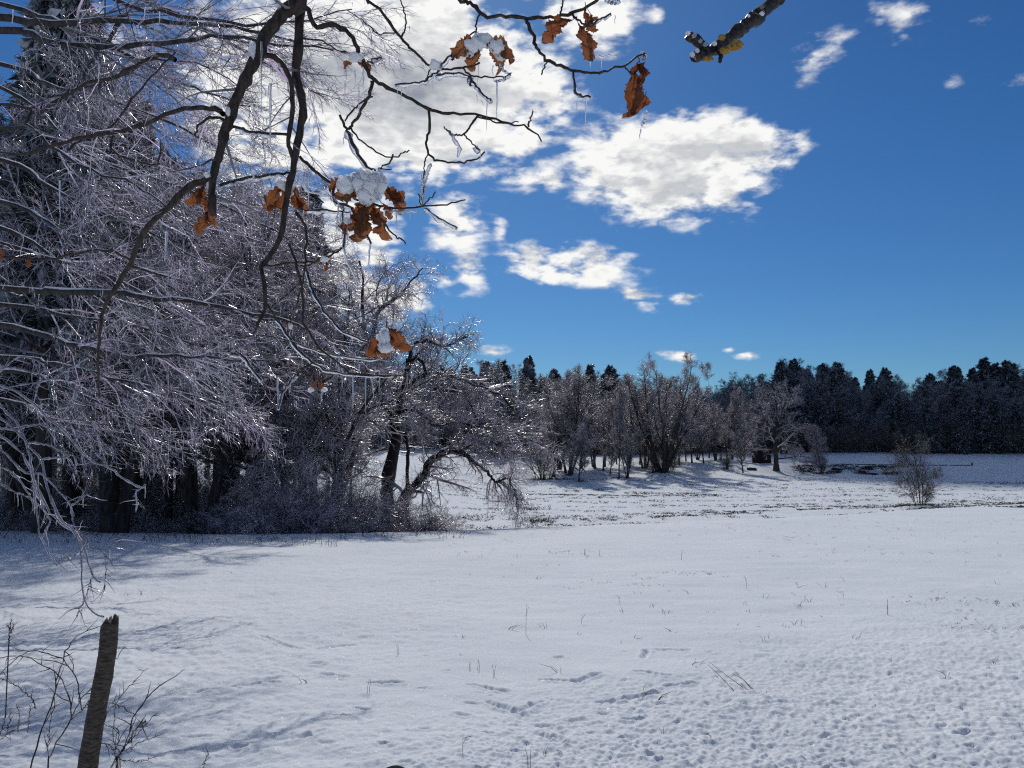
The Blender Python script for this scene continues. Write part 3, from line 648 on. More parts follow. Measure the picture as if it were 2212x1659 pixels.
def edging():
    a = ground_at(1790, 1000); b = ground_at(2095, 1000); y0 = 160.5; xa = (1790 - 1106) / FP * y0; xb = (2095 - 1106) / FP * y0
    t = thing('timber_edging', 'long low dark timber edging along the top of the far bank', 'edging', (xa, y0, float(H(xa, y0))))
    n = 6; L = (xb - xa) / n
    for k in range(n):
        xm = xa + L * (k + .5); G = Geo(); box(G, (0, 0, 0), (L - .5, .25, .16)); o = obj('beam', G.mesh('beam', M['shed_wood'], False), t, (xm - xa, 0, float(H(xm, y0) - H(xa, y0)) + .05)); o.rotation_euler = (0, rs.uniform(-.006, .006), 0)
    G = Geo(); box(G, (0, 0, 0), (.2, .2, .7)); obj('end_post', G.mesh('end_post', M['shed_wood'], False), t, (xb - xa, 0, float(H(xb, y0) - H(xa, y0)) + .25))
edging()

# ------------------------------------------------------------------ grasses
def blades(px, py_, pz, n_each, hgt, wid, spread, rg, lean=.5):
    N = len(px) * n_each; bx = np.repeat(px, n_each) + rg.normal(size=N) * spread; by = np.repeat(py_, n_each) + rg.normal(size=N) * spread; bz = np.repeat(pz, n_each)
    h = np.repeat(hgt, n_each) * rg.uniform(.4, 1.2, N); d = np.stack([rg.normal(size=N) * lean, rg.normal(size=N) * lean, np.ones(N)], -1) * h[:, None]
    P = np.empty((N, 3, 3)); P[:, 0] = np.stack([bx, by, bz - .03], -1); P[:, 1] = P[:, 0] + d * .55; P[:, 2] = P[:, 1] + d * .45 * np.array([1.7, 1.7, .6])
    w = (np.full(N, wid) if np.isscalar(wid) else np.repeat(wid, n_each)) * rg.uniform(.6, 1.3, N)
    R = w[:, None] * np.array([1, .8, .25])[None]; return tubes(P, R, 3, False)
def near_grass():
    rg = np.random.default_rng(71); G = Geo()
    n = 620; y = 6 + 34 * rg.random(n) ** .8; x = y * rg.uniform(-.5, .7, n); x = np.where(rg.random(n) < .6, y * rg.uniform(-.1, .68, n), x)
    k = vnoise(x * .35, y * .35, 9) > .35; x, y = x[k], y[k]
    G.add(*blades(x, y, H(x, y), 3, np.full(len(x), .075) * rg.uniform(.5, 1.6, len(x)), .0032, .03, rg, .55))
    for (cx, cy, sx, sy, m) in [(2080, 1300, 70, 10, 26), (1690, 1162, 18, 3, 10), (1250, 1195, 30, 3, 12), (1350, 1260, 60, 10, 20), (1520, 1237, 50, 8, 10), (2120, 1360, 40, 8, 12), (1080, 1180, 60, 10, 14)]:
        q = [ground_at(cx + rg.normal() * sx, cy + rg.normal() * sy) for _ in range(m)]; q = np.array(q)
        G.add(*blades(q[:, 0], q[:, 1], q[:, 2], 5, np.full(m, .06), .0035, .05, rg, .7))
    obj('dry_grass', G.mesh('dry_grass', M['grass']), kind='stuff')
    G = Geo()
    n = 15000; y = 46 + 105 * rg.random(n); x = y * rg.uniform(-.12, .72, n)
    d = vnoise(x * .10, y * .45, 4) * .6 + vnoise(x * .5, y * .9, 6) * .4
    k = (d > .56) & ((y < 135) | (rg.random(n) < .2)); x, y = x[k], y[k]
    G.add(*blades(x, y, H(x, y), 4, np.full(len(x), .12) * rg.uniform(.6, 1.6, len(x)), .03, .22, rg, .9))
    def line(a, b, m, sp, h):
        p = ground_at(*a); q = ground_at(*b); t = rg.random(m); t = t[vnoise(t * 40, t * 0, 8) > .33]; x = p[0] + (q[0] - p[0]) * t + rg.normal(size=len(t)) * sp; y = p[1] + (q[1] - p[1]) * t + rg.normal(size=len(t)) * sp
        G.add(*blades(x, y, H(x, y), 4, np.full(len(t), h), .03, .15, rg, .9))
    line((1120, 1069), (1420, 1073), 200, .5, .2); line((1420, 1072), (1560, 1070), 80, .5, .3); line((1330, 1112), (1700, 1103), 160, .35, .15); line((1620, 1097), (1980, 1092), 170, .35, .15); line((1400, 1118), (1640, 1108), 150, .5, .2); line((1700, 1102), (1960, 1094), 120, .3, .15)
    for (cx, cy, sx, sy, m, h) in [(1150, 1100, 18, 2, 26, .35), (1080, 1084, 14, 1, 12, .2), (1170, 1127, 30, 5, 60, .35), (1300, 1120, 60, 4, 70, .2), (1240, 1062, 10, 1.5, 14, .4), (1295, 1060, 6, 1, 10, .4), (1380, 1067, 10, 1, 14, .5), (1480, 1067, 8, 1, 12, .4), (2100, 1084, 40, 5, 60, .2), (1985, 1092, 30, 1, 60, .3), (1172, 1036, 24, 1, 60, .4), (1200, 1036, 30, 1.5, 50, .3), (1250, 1041, 8, .8, 16, .3), (1335, 1034, 14, .8, 24, .3), (1430, 1021, 26, 1, 50, .35), (1565, 1012, 10, .8, 14, .3), (1775, 1023, 12, .7, 20, .3)]:
        q = np.array([ground_at(cx + rg.normal() * sx, cy + rg.normal() * sy) for _ in range(m)]); G.add(*blades(q[:, 0], q[:, 1], q[:, 2], 5, np.full(m, h), .02, .2, rg, .6))
    # weeds poking out of the far bank, and the rough line below the forest on the right
    n = 420; y = 151.5 + 7 * rg.random(n); u = rg.uniform(1712, 1930, n); x = (u - 1106) / FP * y; k = vnoise(x * .9, y * .6, 3) > .40; x, y = x[k], y[k]
    G.add(*blades(x, y, H(x, y), 6, np.full(len(x), .4), .05, .3, rg, 1.1))
    u = rg.uniform(1990, 2230, 150); y = 197 + rg.normal(size=150) * .8 + (u - 1990) * .02; x = (u - 1106) / FP * y; G.add(*blades(x, y, H(x, y), 5, np.full(150, .35), .05, .3, rg, .9))
    u = rg.uniform(-40, 1010, 700); y = np.where(u < 800, 23.0, 25.5) + rg.uniform(-2.5, 5, 700); x = (u - 1106) / FP * y; k = vnoise(x * 1.5, y * 1.5, 12) > .38; x, y = x[k], y[k]
    G.add(*blades(x, y, H(x, y), 3, np.full(len(x), .14) * rg.uniform(.4, 2.2, len(x)), .006, .08, rg, .4))
    obj('field_grass', G.mesh('field_grass', M['dark_grass']), kind='stuff')
near_grass()

# ------------------------------------------------------------------ the iced wood on the left
WG = 'iced trees of the wood on the left'
wl = 'ice-laden bare tree with dark trunk in the wood on the left'
wp = [(-60, 30), (10, 34), (60, 42), (120, 30), (165, 50), (250, 28), (300, 44), (350, 36), (415, 34), (447, 31), (500, 40), (540, 48), (575, 36), (620, 33), (655, 44), (695, 38), (730, 33), (20, 56), (200, 58), (400, 56), (560, 60), (690, 62)]
for k, (px, y) in enumerate(wp):
    x = (px - 1106) / FP * y; tm = T_WOOD[k % 2 if y < 45 else rs.randint(0, 1)]; h = rs.uniform(13, 18) if px < 600 else rs.uniform(11.5, 14.5)
    s = h / 18; plant(tm, 'iced_tree', wl, 'tree', (x, y, float(H(x, y)) - .1), rs.uniform(0, 6.28), (s * 1.1, s * 1.1, s), WG)
for k, (px, y, h) in enumerate([(95, 26, 19), (655, 46, 19.5), (560, 52, 18), (450, 54, 18), (330, 50, 17), (230, 52, 18), (120, 52, 19), (20, 48, 19), (640, 60, 14), (710, 56, 15), (510, 44, 13), (390, 42, 15), (-70, 45, 20), (280, 38, 12), (760, 70, 12), (600, 40, 9), (180, 40, 12), (40, 32, 17), (160, 34, 16), (255, 33, 15), (370, 34, 15), (470, 36, 14), (-90, 30, 17), (545, 39, 13), (150, 38, 19), (300, 40, 18.5), (420, 41, 18), (515, 40, 17), (600, 43, 17), (230, 44, 19), (350, 46, 19), (170, 36, 21.5), (270, 40, 21.5), (345, 45, 21), (60, 34, 20)]):
    x = (px - 1106) / FP * y; s = h / 20
    plant(T_PINE[k % 3], 'conifer_tree', ['dark tall evergreen rising through the iced wood on the left', 'dark ragged evergreen rising through the iced wood on the left', 'dark narrow evergreen rising through the iced wood on the left'][k % 3], 'conifer', (x, y, float(H(x, y)) - .1), rs.uniform(0, 6.28), (s * .85, s * .85, s), ['tall', 'ragged', 'narrow'][k % 3] + ' evergreens in the wood on the left')
for k in range(16):
    px = -20 + k * 37 + rs.uniform(-12, 12); y = rs.uniform(42, 56); x = (px - 1106) / FP * y; s = rs.uniform(1.2, 1.9)
    plant(T_BUSH[k % 2], 'iced_shrub', 'grey ice-coated undergrowth seen between the trunks of the wood on the left', 'shrub', (x, y, float(H(x, y)) - .1), rs.uniform(0, 6.28), (s, s, s), 'undergrowth between the trunks of the wood', B2)
for k in range(30):
    px = -30 + k * 34 + rs.uniform(-10, 10); y = rs.uniform(33, 39) if px < 540 else rs.uniform(27, 33) if px < 800 else rs.uniform(33, 37)
    if px > 985: continue
    x = (px - 1106) / FP * y; s = rs.uniform(.6, 1.1) * (1.35 if 560 < px < 780 else .85)
    if px < 540 and k % 2: y = rs.uniform(28, 31); x = (px - 1106) / FP * y; s *= .6
    plant(T_BUSH[k % 2], 'iced_shrub', 'grey ice-coated brush at the edge of the wood on the left', 'shrub', (x, y, float(H(x, y)) - .1), rs.uniform(0, 6.28), (s, s, s * rs.uniform(.8, 1.2)), 'iced brush along the foot of the wood', B2)

# the old leaning tree in front of the wood, limbs followed from the photograph
def leaning_tree():
    Y0 = 36.0; x0 = (842 - 1106) / FP * Y0; z0 = float(H(x0, Y0)) - .2; rg = np.random.default_rng(63)
    t = thing('leaning_tree', 'old leaning ice-covered tree with a low limb arching right over the snow', 'tree', (x0, Y0, z0))
    o = np.array([x0, Y0, z0])
    def L(a, d0, d1): return [at(x, y, Y0 + d) - o for (x, y), d in zip(a, np.linspace(d0, d1, len(a)))]
    c4 = lambda a: [(648 + x * .3905, 540 + y * .3905) for x, y in a]
    limbs = [(c4([(500, 1600), (495, 1500), (480, 1380), (490, 1250), (520, 1100), (530, 1000), (520, 930), (560, 800), (590, 700), (600, 600)]), 0, 1.0, .36, .13, 'trunk'),
             (c4([(540, 1560), (545, 1460), (580, 1360), (650, 1290), (700, 1220), (730, 1160), (790, 1125), (850, 1100), (920, 1140), (990, 1190)]), -.5, -2.5, .25, .08, 'limb'),
             (c4([(600, 1560), (590, 1400), (590, 1250), (595, 1120), (585, 1000)]), .6, 1.5, .13, .06, 'limb'),
             (c4([(990, 1190), (1050, 1240), (1080, 1290), (1150, 1260), (1180, 1330), (1200, 1420)]), -2.5, -3, .07, .02, 'limb'),
             (c4([(530, 950), (570, 890), (640, 890), (700, 930), (740, 970)]), .5, -1.5, .10, .04, 'limb'),
             (c4([(520, 930), (470, 850), (430, 780), (440, 700), (400, 600), (360, 450), (345, 300), (350, 150), (330, 60)]), .5, 2.5, .17, .04, 'limb'),
             (c4([(400, 600), (410, 430), (440, 330), (500, 290), (560, 240), (620, 170), (680, 100)]), 2, 1.0, .12, .03, 'limb'),
             (c4([(600, 620), (650, 600), (690, 640), (700, 740), (780, 770), (860, 780), (960, 830)]), 1, -1.5, .10, .03, 'limb'),
             (c4([(600, 640), (620, 540), (700, 500), (780, 530), (840, 520), (870, 500), (930, 480)]), 1, -.5, .09, .03, 'limb'),
             (c4([(560, 800), (640, 720), (720, 680), (820, 690), (900, 720), (1000, 760), (1100, 800), (1180, 880)]), .8, -2.5, .11, .03, 'limb'),
             (c4([(730, 970), (820, 960), (900, 960), (1000, 980), (1100, 990), (1200, 1020), (1300, 1060), (1390, 1100)]), -1, -3, .08, .02, 'limb'),
             (c4([(590, 700), (620, 620), (660, 560), (700, 520)]), 1, 2, .09, .04, 'limb'),
             (c4([(920, 1140), (880, 1120), (1000, 1060), (1100, 1080), (1180, 1120)]), -2.2, -3.5, .06, .02, 'limb'),
             (c4([(980, 940), (960, 900), (940, 850), (900, 820)]), -1.8, -2, .05, .02, 'limb'), (c4([(360, 450), (300, 350), (280, 250), (230, 150)]), 2.4, 3, .06, .02, 'limb'), (c4([(440, 330), (420, 250), (450, 150), (520, 80)]), 2, 2, .05, .02, 'limb')]
    PP = []; RR = []
    for a, d0, d1, r0, r1, nm in limbs:
        P = crom(L(a, d0, d1), 22); P[1:-1] += rg.normal(size=(20, 3)) * .025; R = np.linspace(r0, r1, 22) * (1 + .07 * rg.normal(size=22))
        G = Geo(); G.add(*tubes(P[None], R[None], 9)); obj(nm, G.mesh(nm, M['old_bark']), t); PP.append(P); RR.append(R)
        if r0 > .07 and nm == 'limb' :
            k = slice(3, 20); sp = P[k] + np.array([0, 0, 1.0]) * R[k][:, None] * .72; G = Geo(); G.add(*tubes(sp[None], (R[k] * .62 * rg.uniform(.5, 1.1, 17))[None], 6)); obj('snow_ridge', G.mesh('snow_ridge', M['snow_clump']), t)
    PP = np.array(PP); RR = np.array(RR); sel = [1, 3, 4, 5, 6, 7, 8, 9, 10, 11, 12, 13, 14, 15]
    P1, R1 = kids(PP[sel], RR[sel], 23, .22, 1, .38, 55, 7, .03, .22, .5, rg, rmin=.014, bias=(.16, -.1, .0), lmin=1.1)
    P2, R2 = kids(P1, R1, 8, .1, 1, .55, 50, 5, .02, .2, .6, rg, rmin=.007)
    P3, R3 = kids(P2, R2, 7, .1, 1, .5, 50, 4, .03, .22, .7, rg, rmin=.0055, lmin=.3)
    C = Geo(); C.add(*tubes(P1, R1, 4, False)); C.add(*tubes(P2, R2, 3, False)); C.add(*tubes(P3, R3, 3, False)); obj('crown', C.mesh('crown', M['twig_near']), t)
    # weeping twigs under the end of the low limb
    P1, R1 = kids(PP[[3, 12]], RR[[3, 12]], 24, .25, 1, .6, 50, 8, .30, .12, .5, rg, rmin=.008, lmin=1.0); P2, R2 = kids(P1, R1, 6, .1, 1, .35, 35, 4, .2, .15, .6, rg, rmin=.005)
    C = Geo(); C.add(*tubes(P1, R1, 3, False)); C.add(*tubes(P2, R2, 3, False)); obj('weeping_twigs', C.mesh('weeping_twigs', M['twig_wood']), t)
leaning_tree()

# ------------------------------------------------------------------ the maple on the left whose boughs sweep in at middle distance
def maple():
    rg = np.random.default_rng(64); o = np.array([-11.5, 9.0, float(H(-11.5, 9.0))])
    t = thing('spreading_maple', 'ice-covered spreading tree whose long snow-topped boughs sweep in from the left', 'tree', o)
    tr = crom([np.array([0, 0, -.3]), np.array([.1, 0, 2.5]), np.array([.4, .3, 5.5]), np.array([.3, .2, 8.5]), np.array([.8, .5, 12])], 14); R = np.linspace(.42, .12, 14)
    G = Geo(); G.add(*tubes(tr[None], R[None], 12)); obj('trunk', G.mesh('trunk', M['wood_bark']), t)
    tr2 = tr + o
    bs = [([(-20, 35), (60, 50), (150, 48), (250, 45), (370, 48), (520, 62), (640, 90)], 10, 9, 15, 4), ([(-20, 66), (60, 72), (120, 95), (250, 101), (380, 90), (480, 76), (600, 95), (720, 108)], 9.5, 8.5, 15, 3),
          ([(-20, 620), (110, 632), (250, 632), (330, 645), (430, 655), (540, 675), (640, 700), (740, 760)], 10, 9, 13, 3), ([(-20, 655), (100, 672), (210, 690), (300, 705), (420, 745)], 11, 10, 9, 2.5), ([(-20, 700), (80, 722), (160, 745), (260, 763), (380, 770), (450, 775), (580, 780)], 9.5, 9, 12, 3),
          ([(-20, 225), (60, 270), (120, 325), (205, 370), (290, 397), (352, 440), (430, 500)], 9, 8, 7, 2), ([(-20, 340), (100, 400), (220, 460), (360, 520), (480, 600)], 12, 11, 9, 2), ([(-20, 130), (100, 180), (250, 220), (400, 280), (520, 350)], 12, 10, 10, 2), ([(-20, 430), (100, 480), (260, 560), (420, 620), (560, 700)], 11, 10, 9, 2), ([(-20, 0), (150, 60), (300, 130), (420, 190), (540, 230)], 11, 9, 10, 2),
          ([(-20, 520), (110, 560), (250, 600), (380, 680), (500, 720)], 13, 11, 9, 2), ([(-20, 800), (120, 830), (240, 880), (330, 940)], 12, 11, 9, 2), ([(100, -60), (250, 0), (420, 40), (600, 50), (760, 20)], 10, 8.5, 10, 2), ([(273, 27), (230, 90), (195, 140), (160, 190), (100, 215)], 9.6, 10, 8, 3), ([(-20, 280), (90, 240), (170, 190), (260, 165), (330, 130), (430, 140), (520, 190)], 10, 9, 8, 2), ([(-20, 860), (100, 900), (230, 930), (420, 960)], 14, 13, 8, 2), ([(-20, 770), (140, 790), (300, 830), (440, 860), (560, 900)], 12, 11, 8, 2), ([(200, -40), (380, 30), (560, 130), (700, 210)], 12, 10, 8, 2), ([(-20, 180), (180, 330), (380, 400), (560, 480), (680, 560)], 13, 12, 8, 2), ([(-20, 480), (200, 640), (400, 800), (520, 880)], 13, 12, 8, 2)]
    PP = []; RR = []
    for pts, d0, d1, w0, w1 in bs:
        n = len(pts); Ds = np.linspace(d0, d1, n); P = [at(x, y, D) for (x, y), D in zip(pts, Ds)]
        hgt = min(max(P[0][2] + .2, 1.5), 11.5); j = tr2[np.argmin(np.abs(tr2[:, 2] - hgt))]
        if pts[0][0] < 150: P = [j] + P
        P = crom(P, 26); r = np.interp(np.linspace(0, 1, 26), [0, .3, 1], [w0 * 1.15, w0, w1]) / 2 / FP * d0 * (1 + .06 * rg.normal(size=26))
        P[2:-1] += rg.normal(size=(23, 3)) * .012
        G = Geo(); G.add(*tubes(P[None], r[None], 8)); obj('bough', G.mesh('bough', M['limb_bark']), t, -o)
        sp = P[5:24] + np.array([0, 0, 1]) * r[5:24][:, None] * .75; G = Geo(); G.add(*tubes(sp[None], (r[5:24] * .6 * rg.uniform(.5, 1.15, 19))[None], 6)); obj('snow_ridge', G.mesh('snow_ridge', M['snow_clump']), t, -o)
        PP.append(P); RR.append(r)
    PP = np.array(PP); RR = np.array(RR)
    P1, R1 = kids(PP, RR, 17, .32, 1, .17, 50, 7, .02, .13, .45, rg, rmin=.006, bias=(.45, 0, -.18), lmin=.7)
    P2, R2 = kids(P1, R1, 8, .1, 1, .55, 40, 5, .03, .15, .6, rg, rmin=.004, bias=(.3, 0, -.15))
    P3, R3 = kids(P2, R2, 6, .1, 1, .5, 40, 4, .05, .18, .7, rg, rmin=.0028, bias=(.25, 0, -.12), lmin=.12)
    C = Geo(); C.add(*tubes(P1, R1, 4, False)); C.add(*tubes(P2, R2, 3, False)); C.add(*tubes(P3, R3, 3, False)); obj('twigs', C.mesh('twigs', M['twig_near']), t, -o, kind='stuff')
    # small drops and icicles hanging from the twigs
    Pn = P2.reshape(-1, 3); Pn = Pn[rg.choice(len(Pn), 5200, replace=False)]; n = len(Pn); L = .02 + .075 * rg.random(n) ** 2.5
    I = np.empty((n, 4, 3)); R_ = (.0038 * rg.uniform(.7, 1.3, n))[:, None] * np.array([1, .8, .55, .12])[None]
    for k, f in enumerate((0, .3, .7, 1)): I[:, k] = Pn - np.stack([L * 0, L * 0, L * f], -1)
    C = Geo(); C.add(*tubes(I, R_, 4, False)); obj('small_icicles', C.mesh('small_icicles', M['ice_drop']), t, -o, kind='stuff')
maple()

# ------------------------------------------------------------------ near tree on the left with drooping iced twigs
def ice_tube(P, r, rg, k=1.8, drop=.3):
    n = len(P); lump = 1 + .22 * rg.normal(size=n); R = np.maximum(r * k * lump, r * 1.15); return P - np.array([0, 0, 1.0]) * (R * drop)[:, None], R
def icicle(p, L, r, rg):
    K = 9; t = np.linspace(0, 1, K); P = p + np.stack([np.cumsum(rg.normal(size=K)) * .0012, np.cumsum(rg.normal(size=K)) * .0012, -t * L], -1); R = r * (1 - t) ** .6 * (1 + .15 * np.sin(t * 30 + rg.random() * 6)) + r * .13; R[-1] = r * .06
    G = Geo(); G.add(*tubes(P[None], R[None], 7)); return G
def sapling():
    rg = np.random.default_rng(65); o = np.array([-4.6, 4.6, float(H(-4.6, 4.6))])
    t = thing('drooping_sapling', 'near bent sapling with drooping twigs cased in ice above the stump', 'tree', o)
    c = lambda a: [(x * .358, 756 + y * .358) for x, y in a]
    tr = crom([o + np.array([0, 0, -.2]), o + np.array([.1, 0, 1.3]), o + np.array([.35, -.1, 2.3]), o + np.array([1.0, -.2, 2.9])], 12)
    G = Geo(); G.add(*tubes(tr[None], np.linspace(.06, .03, 12)[None], 9)); obj('trunk', G.mesh('trunk', M['limb_bark']), t, -o)
    tw = [([(0, 335), (60, 390), (120, 470), (170, 600), (190, 700), (200, 800), (210, 900), (225, 1000), (240, 1100), (270, 1180), (310, 1250), (345, 1300)], 4.2, 3.9, 11), ([(0, 410), (80, 470), (150, 540), (200, 600), (250, 660), (270, 740), (290, 850), (320, 930), (360, 1010), (440, 1090), (480, 1180), (490, 1280), (492, 1400), (510, 1510), (560, 1580), (625, 1608)], 4.1, 3.52, 11),
          ([(0, 520), (80, 570), (140, 640), (200, 770), (250, 880), (310, 990), (400, 1070), (455, 1100), (500, 1170), (530, 1280), (560, 1360), (605, 1400)], 4.3, 3.8, 11), ([(-40, 200), (120, 260), (210, 330), (300, 420), (400, 500), (470, 590), (560, 670), (640, 700), (720, 750), (790, 800), (850, 830), (875, 812)], 4.4, 4.1, 11), ([(850, 830), (820, 860), (830, 920), (850, 930)], 4.1, 4.1, 8), ([(540, 540), (560, 600), (620, 660), (650, 705)], 4.2, 4.1, 10),
          ([(0, 600), (60, 650), (130, 720), (170, 745), (250, 750), (320, 810), (380, 880), (425, 940), (440, 1020), (460, 1080)], 3.9, 3.8, 10), ([(425, 940), (470, 910), (530, 865)], 3.8, 3.8, 8), ([(180, 560), (280, 570), (350, 600), (410, 650), (460, 720), (435, 780)], 4.2, 4.2, 9), ([(240, 660), (320, 650), (390, 650), (430, 630), (455, 660), (455, 710)], 4.0, 4.1, 9), ([(0, 800), (60, 840), (180, 890)], 4.6, 4.5, 7), ([(200, 770), (240, 900), (290, 1000), (305, 1030), (270, 1090), (260, 1150)], 4.0, 3.9, 8),
          ([(240, 440), (320, 470), (400, 505)], 4.3, 4.3, 9), ([(455, 1080), (510, 1120), (540, 1170)], 3.8, 3.8, 8), ([(520, 1200), (580, 1195), (625, 1205), (680, 1180), (705, 1130)], 3.75, 3.8, 6), ([(625, 1205), (640, 1290), (635, 1380), (632, 1450)], 3.75, 3.75, 5), ([(345, 1240), (400, 1245), (440, 1230), (480, 1250)], 3.9, 3.8, 4), ([(510, 1510), (480, 1560), (460, 1615)], 3.6, 3.6, 5), ([(560, 1360), (540, 1410), (530, 1450)], 3.75, 3.75, 5), ([(530, 45), (440, 100), (360, 150), (250, 190), (100, 215), (-30, 245)], 4.5, 4.4, 8), ([(500, 205), (460, 250), (450, 300), (420, 350), (380, 370), (320, 400)], 4.4, 4.3, 9), ([(430, 200), (460, 250)], 4.4, 4.4, 8),
          ([(745, 290), (780, 350), (820, 375), (870, 365), (930, 322)], 4.4, 4.4, 8), ([(820, 375), (815, 430), (760, 480), (610, 478)], 4.4, 4.4, 4), ([(0, 100), (120, 115), (220, 140), (330, 110), (420, 160)], 4.6, 4.4, 9), ([(0, 470), (100, 480), (220, 450), (330, 480)], 4.2, 4.2, 8), ([(-30, 160), (80, 60), (150, 40), (260, 90), (300, 200)], 4.6, 4.5, 8), ([(0, 700), (100, 760), (190, 890), (260, 960), (300, 1010)], 4.4, 4.2, 8), ([(200, 60), (240, 150), (220, 260), (260, 330)], 4.5, 4.4, 7), ([(440, 545), (490, 510), (580, 515)], 4.2, 4.2, 6)]
    PP = []
    for a, d0, d1, w in tw:
        a = c(a); P = crom([at(x, y, D) for (x, y), D in zip(a, np.linspace(d0, d1, len(a)))], 30); P[1:-1] += rg.normal(size=(28, 3)) * .0022
        r = np.linspace(w, w * .6, 30) * .358 / 2 / FP * d0 * .62 * (1 + .12 * rg.normal(size=30))
        if a[0][0] < 5: 
            j = tr[-1 if a[0][1] < 1000 else -4]; P = np.vstack([crom([j, (j + P[0]) / 2 + np.array([0, 0, .1]), P[0]], 6)[:-1], P]); r = np.concatenate([np.full(5, r[0] * 1.4), r])
        G = Geo(); G.add(*tubes(P[None], r[None], 6)); obj('branch', G.mesh('branch', M['oak_bark']), t, -o)
        P2, R2 = ice_tube(P, r, rg, 2.3, .25); G = Geo(); G.add(*tubes(P2[None], R2[None], 8)); obj('ice_coating', G.mesh('ice_coating', M['ice_milky']), t, -o); PP.append((P, r))
        for q in range(int(len(P) * w / 130)):
            i = rg.integers(6, len(P)); obj('icicle', icicle(P[i], rg.uniform(.02, .09), .0032, rg).mesh('icicle', M['ice']), t, -o)
    X_ = np.array([p[-30:] for p, r in PP]); Y_ = np.array([r[-30:] for p, r in PP])
    P1, R1 = kids(X_, Y_, 7, .1, .95, .10, 45, 5, .05, .2, .8, rg, rmin=.0022, bias=(.2, 0, -.1), lmin=.10); C = Geo(); C.add(*tubes(P1, R1, 4, False)); obj('twigs', C.mesh('twigs', M['twig_near']), t, -o, kind='stuff')
sapling()

# ------------------------------------------------------------------ the oak overhead
def oak_leaf(rg, L=.13, curl=.6, fold=.4, ws=1.0):
    nu, nv = 40, 11; t = np.linspace(0, 1, nu); ph = rg.random() * .3; s = np.linspace(-1, 1, nv)
    body = np.sin(np.pi * np.clip(t, 0, 1) ** .8) ** .6 * (.45 + .75 * t)
    V = np.zeros((nu, nv, 3)); nz = np.cumsum(rg.normal(size=nu)) * .02
    side = []
    for sg in (0, 1):
        lob = .50 + .50 * np.abs(np.sin((t * 3.6 + ph + sg * .15) * np.pi)) ** .55
        side.append((.016 + .30 * body * lob * (1 + .12 * rg.normal(size=nu) * (t > .1))) * .85 * ws * L * np.clip((t - .04) * 12, 0.02, 1))
    for i in range(nu):
        x = np.where(s < 0, s * side[0][i], s * side[1][i]); V[i, :, 0] = x + nz[i] * L; V[i, :, 1] = t[i] * L + np.abs(x) * .35
        V[i, :, 2] = -fold * np.abs(x) + .10 * L * np.sin(np.abs(s) * 4.5 + t[i] * 9 + ph * 9) * np.abs(s)
    a = curl * (V[..., 1] / L) * 1.5; y = V[..., 1].copy(); V[..., 1] = np.sin(a) / max(curl * 1.5, .01) * L; V[..., 2] += (1 - np.cos(a)) / max(curl * 1.5, .01) * L
    V[..., 2] += .004 * np.sin(V[..., 0] * 130 + rg.random() * 6) + .004 * np.sin(y * 110)
    i = np.arange(nu - 1)[:, None]; j = np.arange(nv - 1)[None]; Q = np.stack([i * nv + j, i * nv + j + 1, (i + 1) * nv + j + 1, (i + 1) * nv + j], -1).reshape(-1, 4)
    G = Geo(); G.add(V.reshape(-1, 3), Q)
    mid_ = V[::4, nv // 2] + np.array([0, 0, -.0006]); P = np.vstack([[[0, -.03, .006]], mid_]); G.add(*tubes(P[None], np.linspace(.0014, .0004, len(P))[None], 4)); return G.mesh('leaf', M['leaf'])
def blob(rg, r, sq=(1, 1, .7), amp=.35, name='snow_clump', mat='snow_clump'):
    nu, nv = 36, 20; u = np.linspace(0, 2 * math.pi, nu, endpoint=False); v = np.linspace(.05, math.pi - .05, nv); V_, U_ = np.meshgrid(v, u, indexing='ij')
    d = np.stack([np.sin(V_) * np.cos(U_), np.sin(V_) * np.sin(U_), np.cos(V_)], -1); s = int(rg.integers(1000)); n = fbm(d[..., 0] * 2.2 + d[..., 2] * 1.7 + 9, d[..., 1] * 2.2 - d[..., 2] + 5, 3, s, .5)
    P = (d * (1 + amp * 2 * n)[..., None] * r * np.array(sq)).reshape(-1, 3); i = np.arange(nv - 1)[:, None]; j = np.arange(nu)[None]; jn = (j + 1) % nu
    Q = np.stack([i * nu + j, (i + 1) * nu + j, (i + 1) * nu + jn, i * nu + jn], -1).reshape(-1, 4); T = [[0, k, k + 1] for k in range(1, nu - 1)]; b = (nv - 1) * nu; T += [[b, b + k + 1, b + k] for k in range(1, nu - 1)]
    G = Geo(); G.add(P, Q, np.array(T)); return G.mesh(name, M[mat])
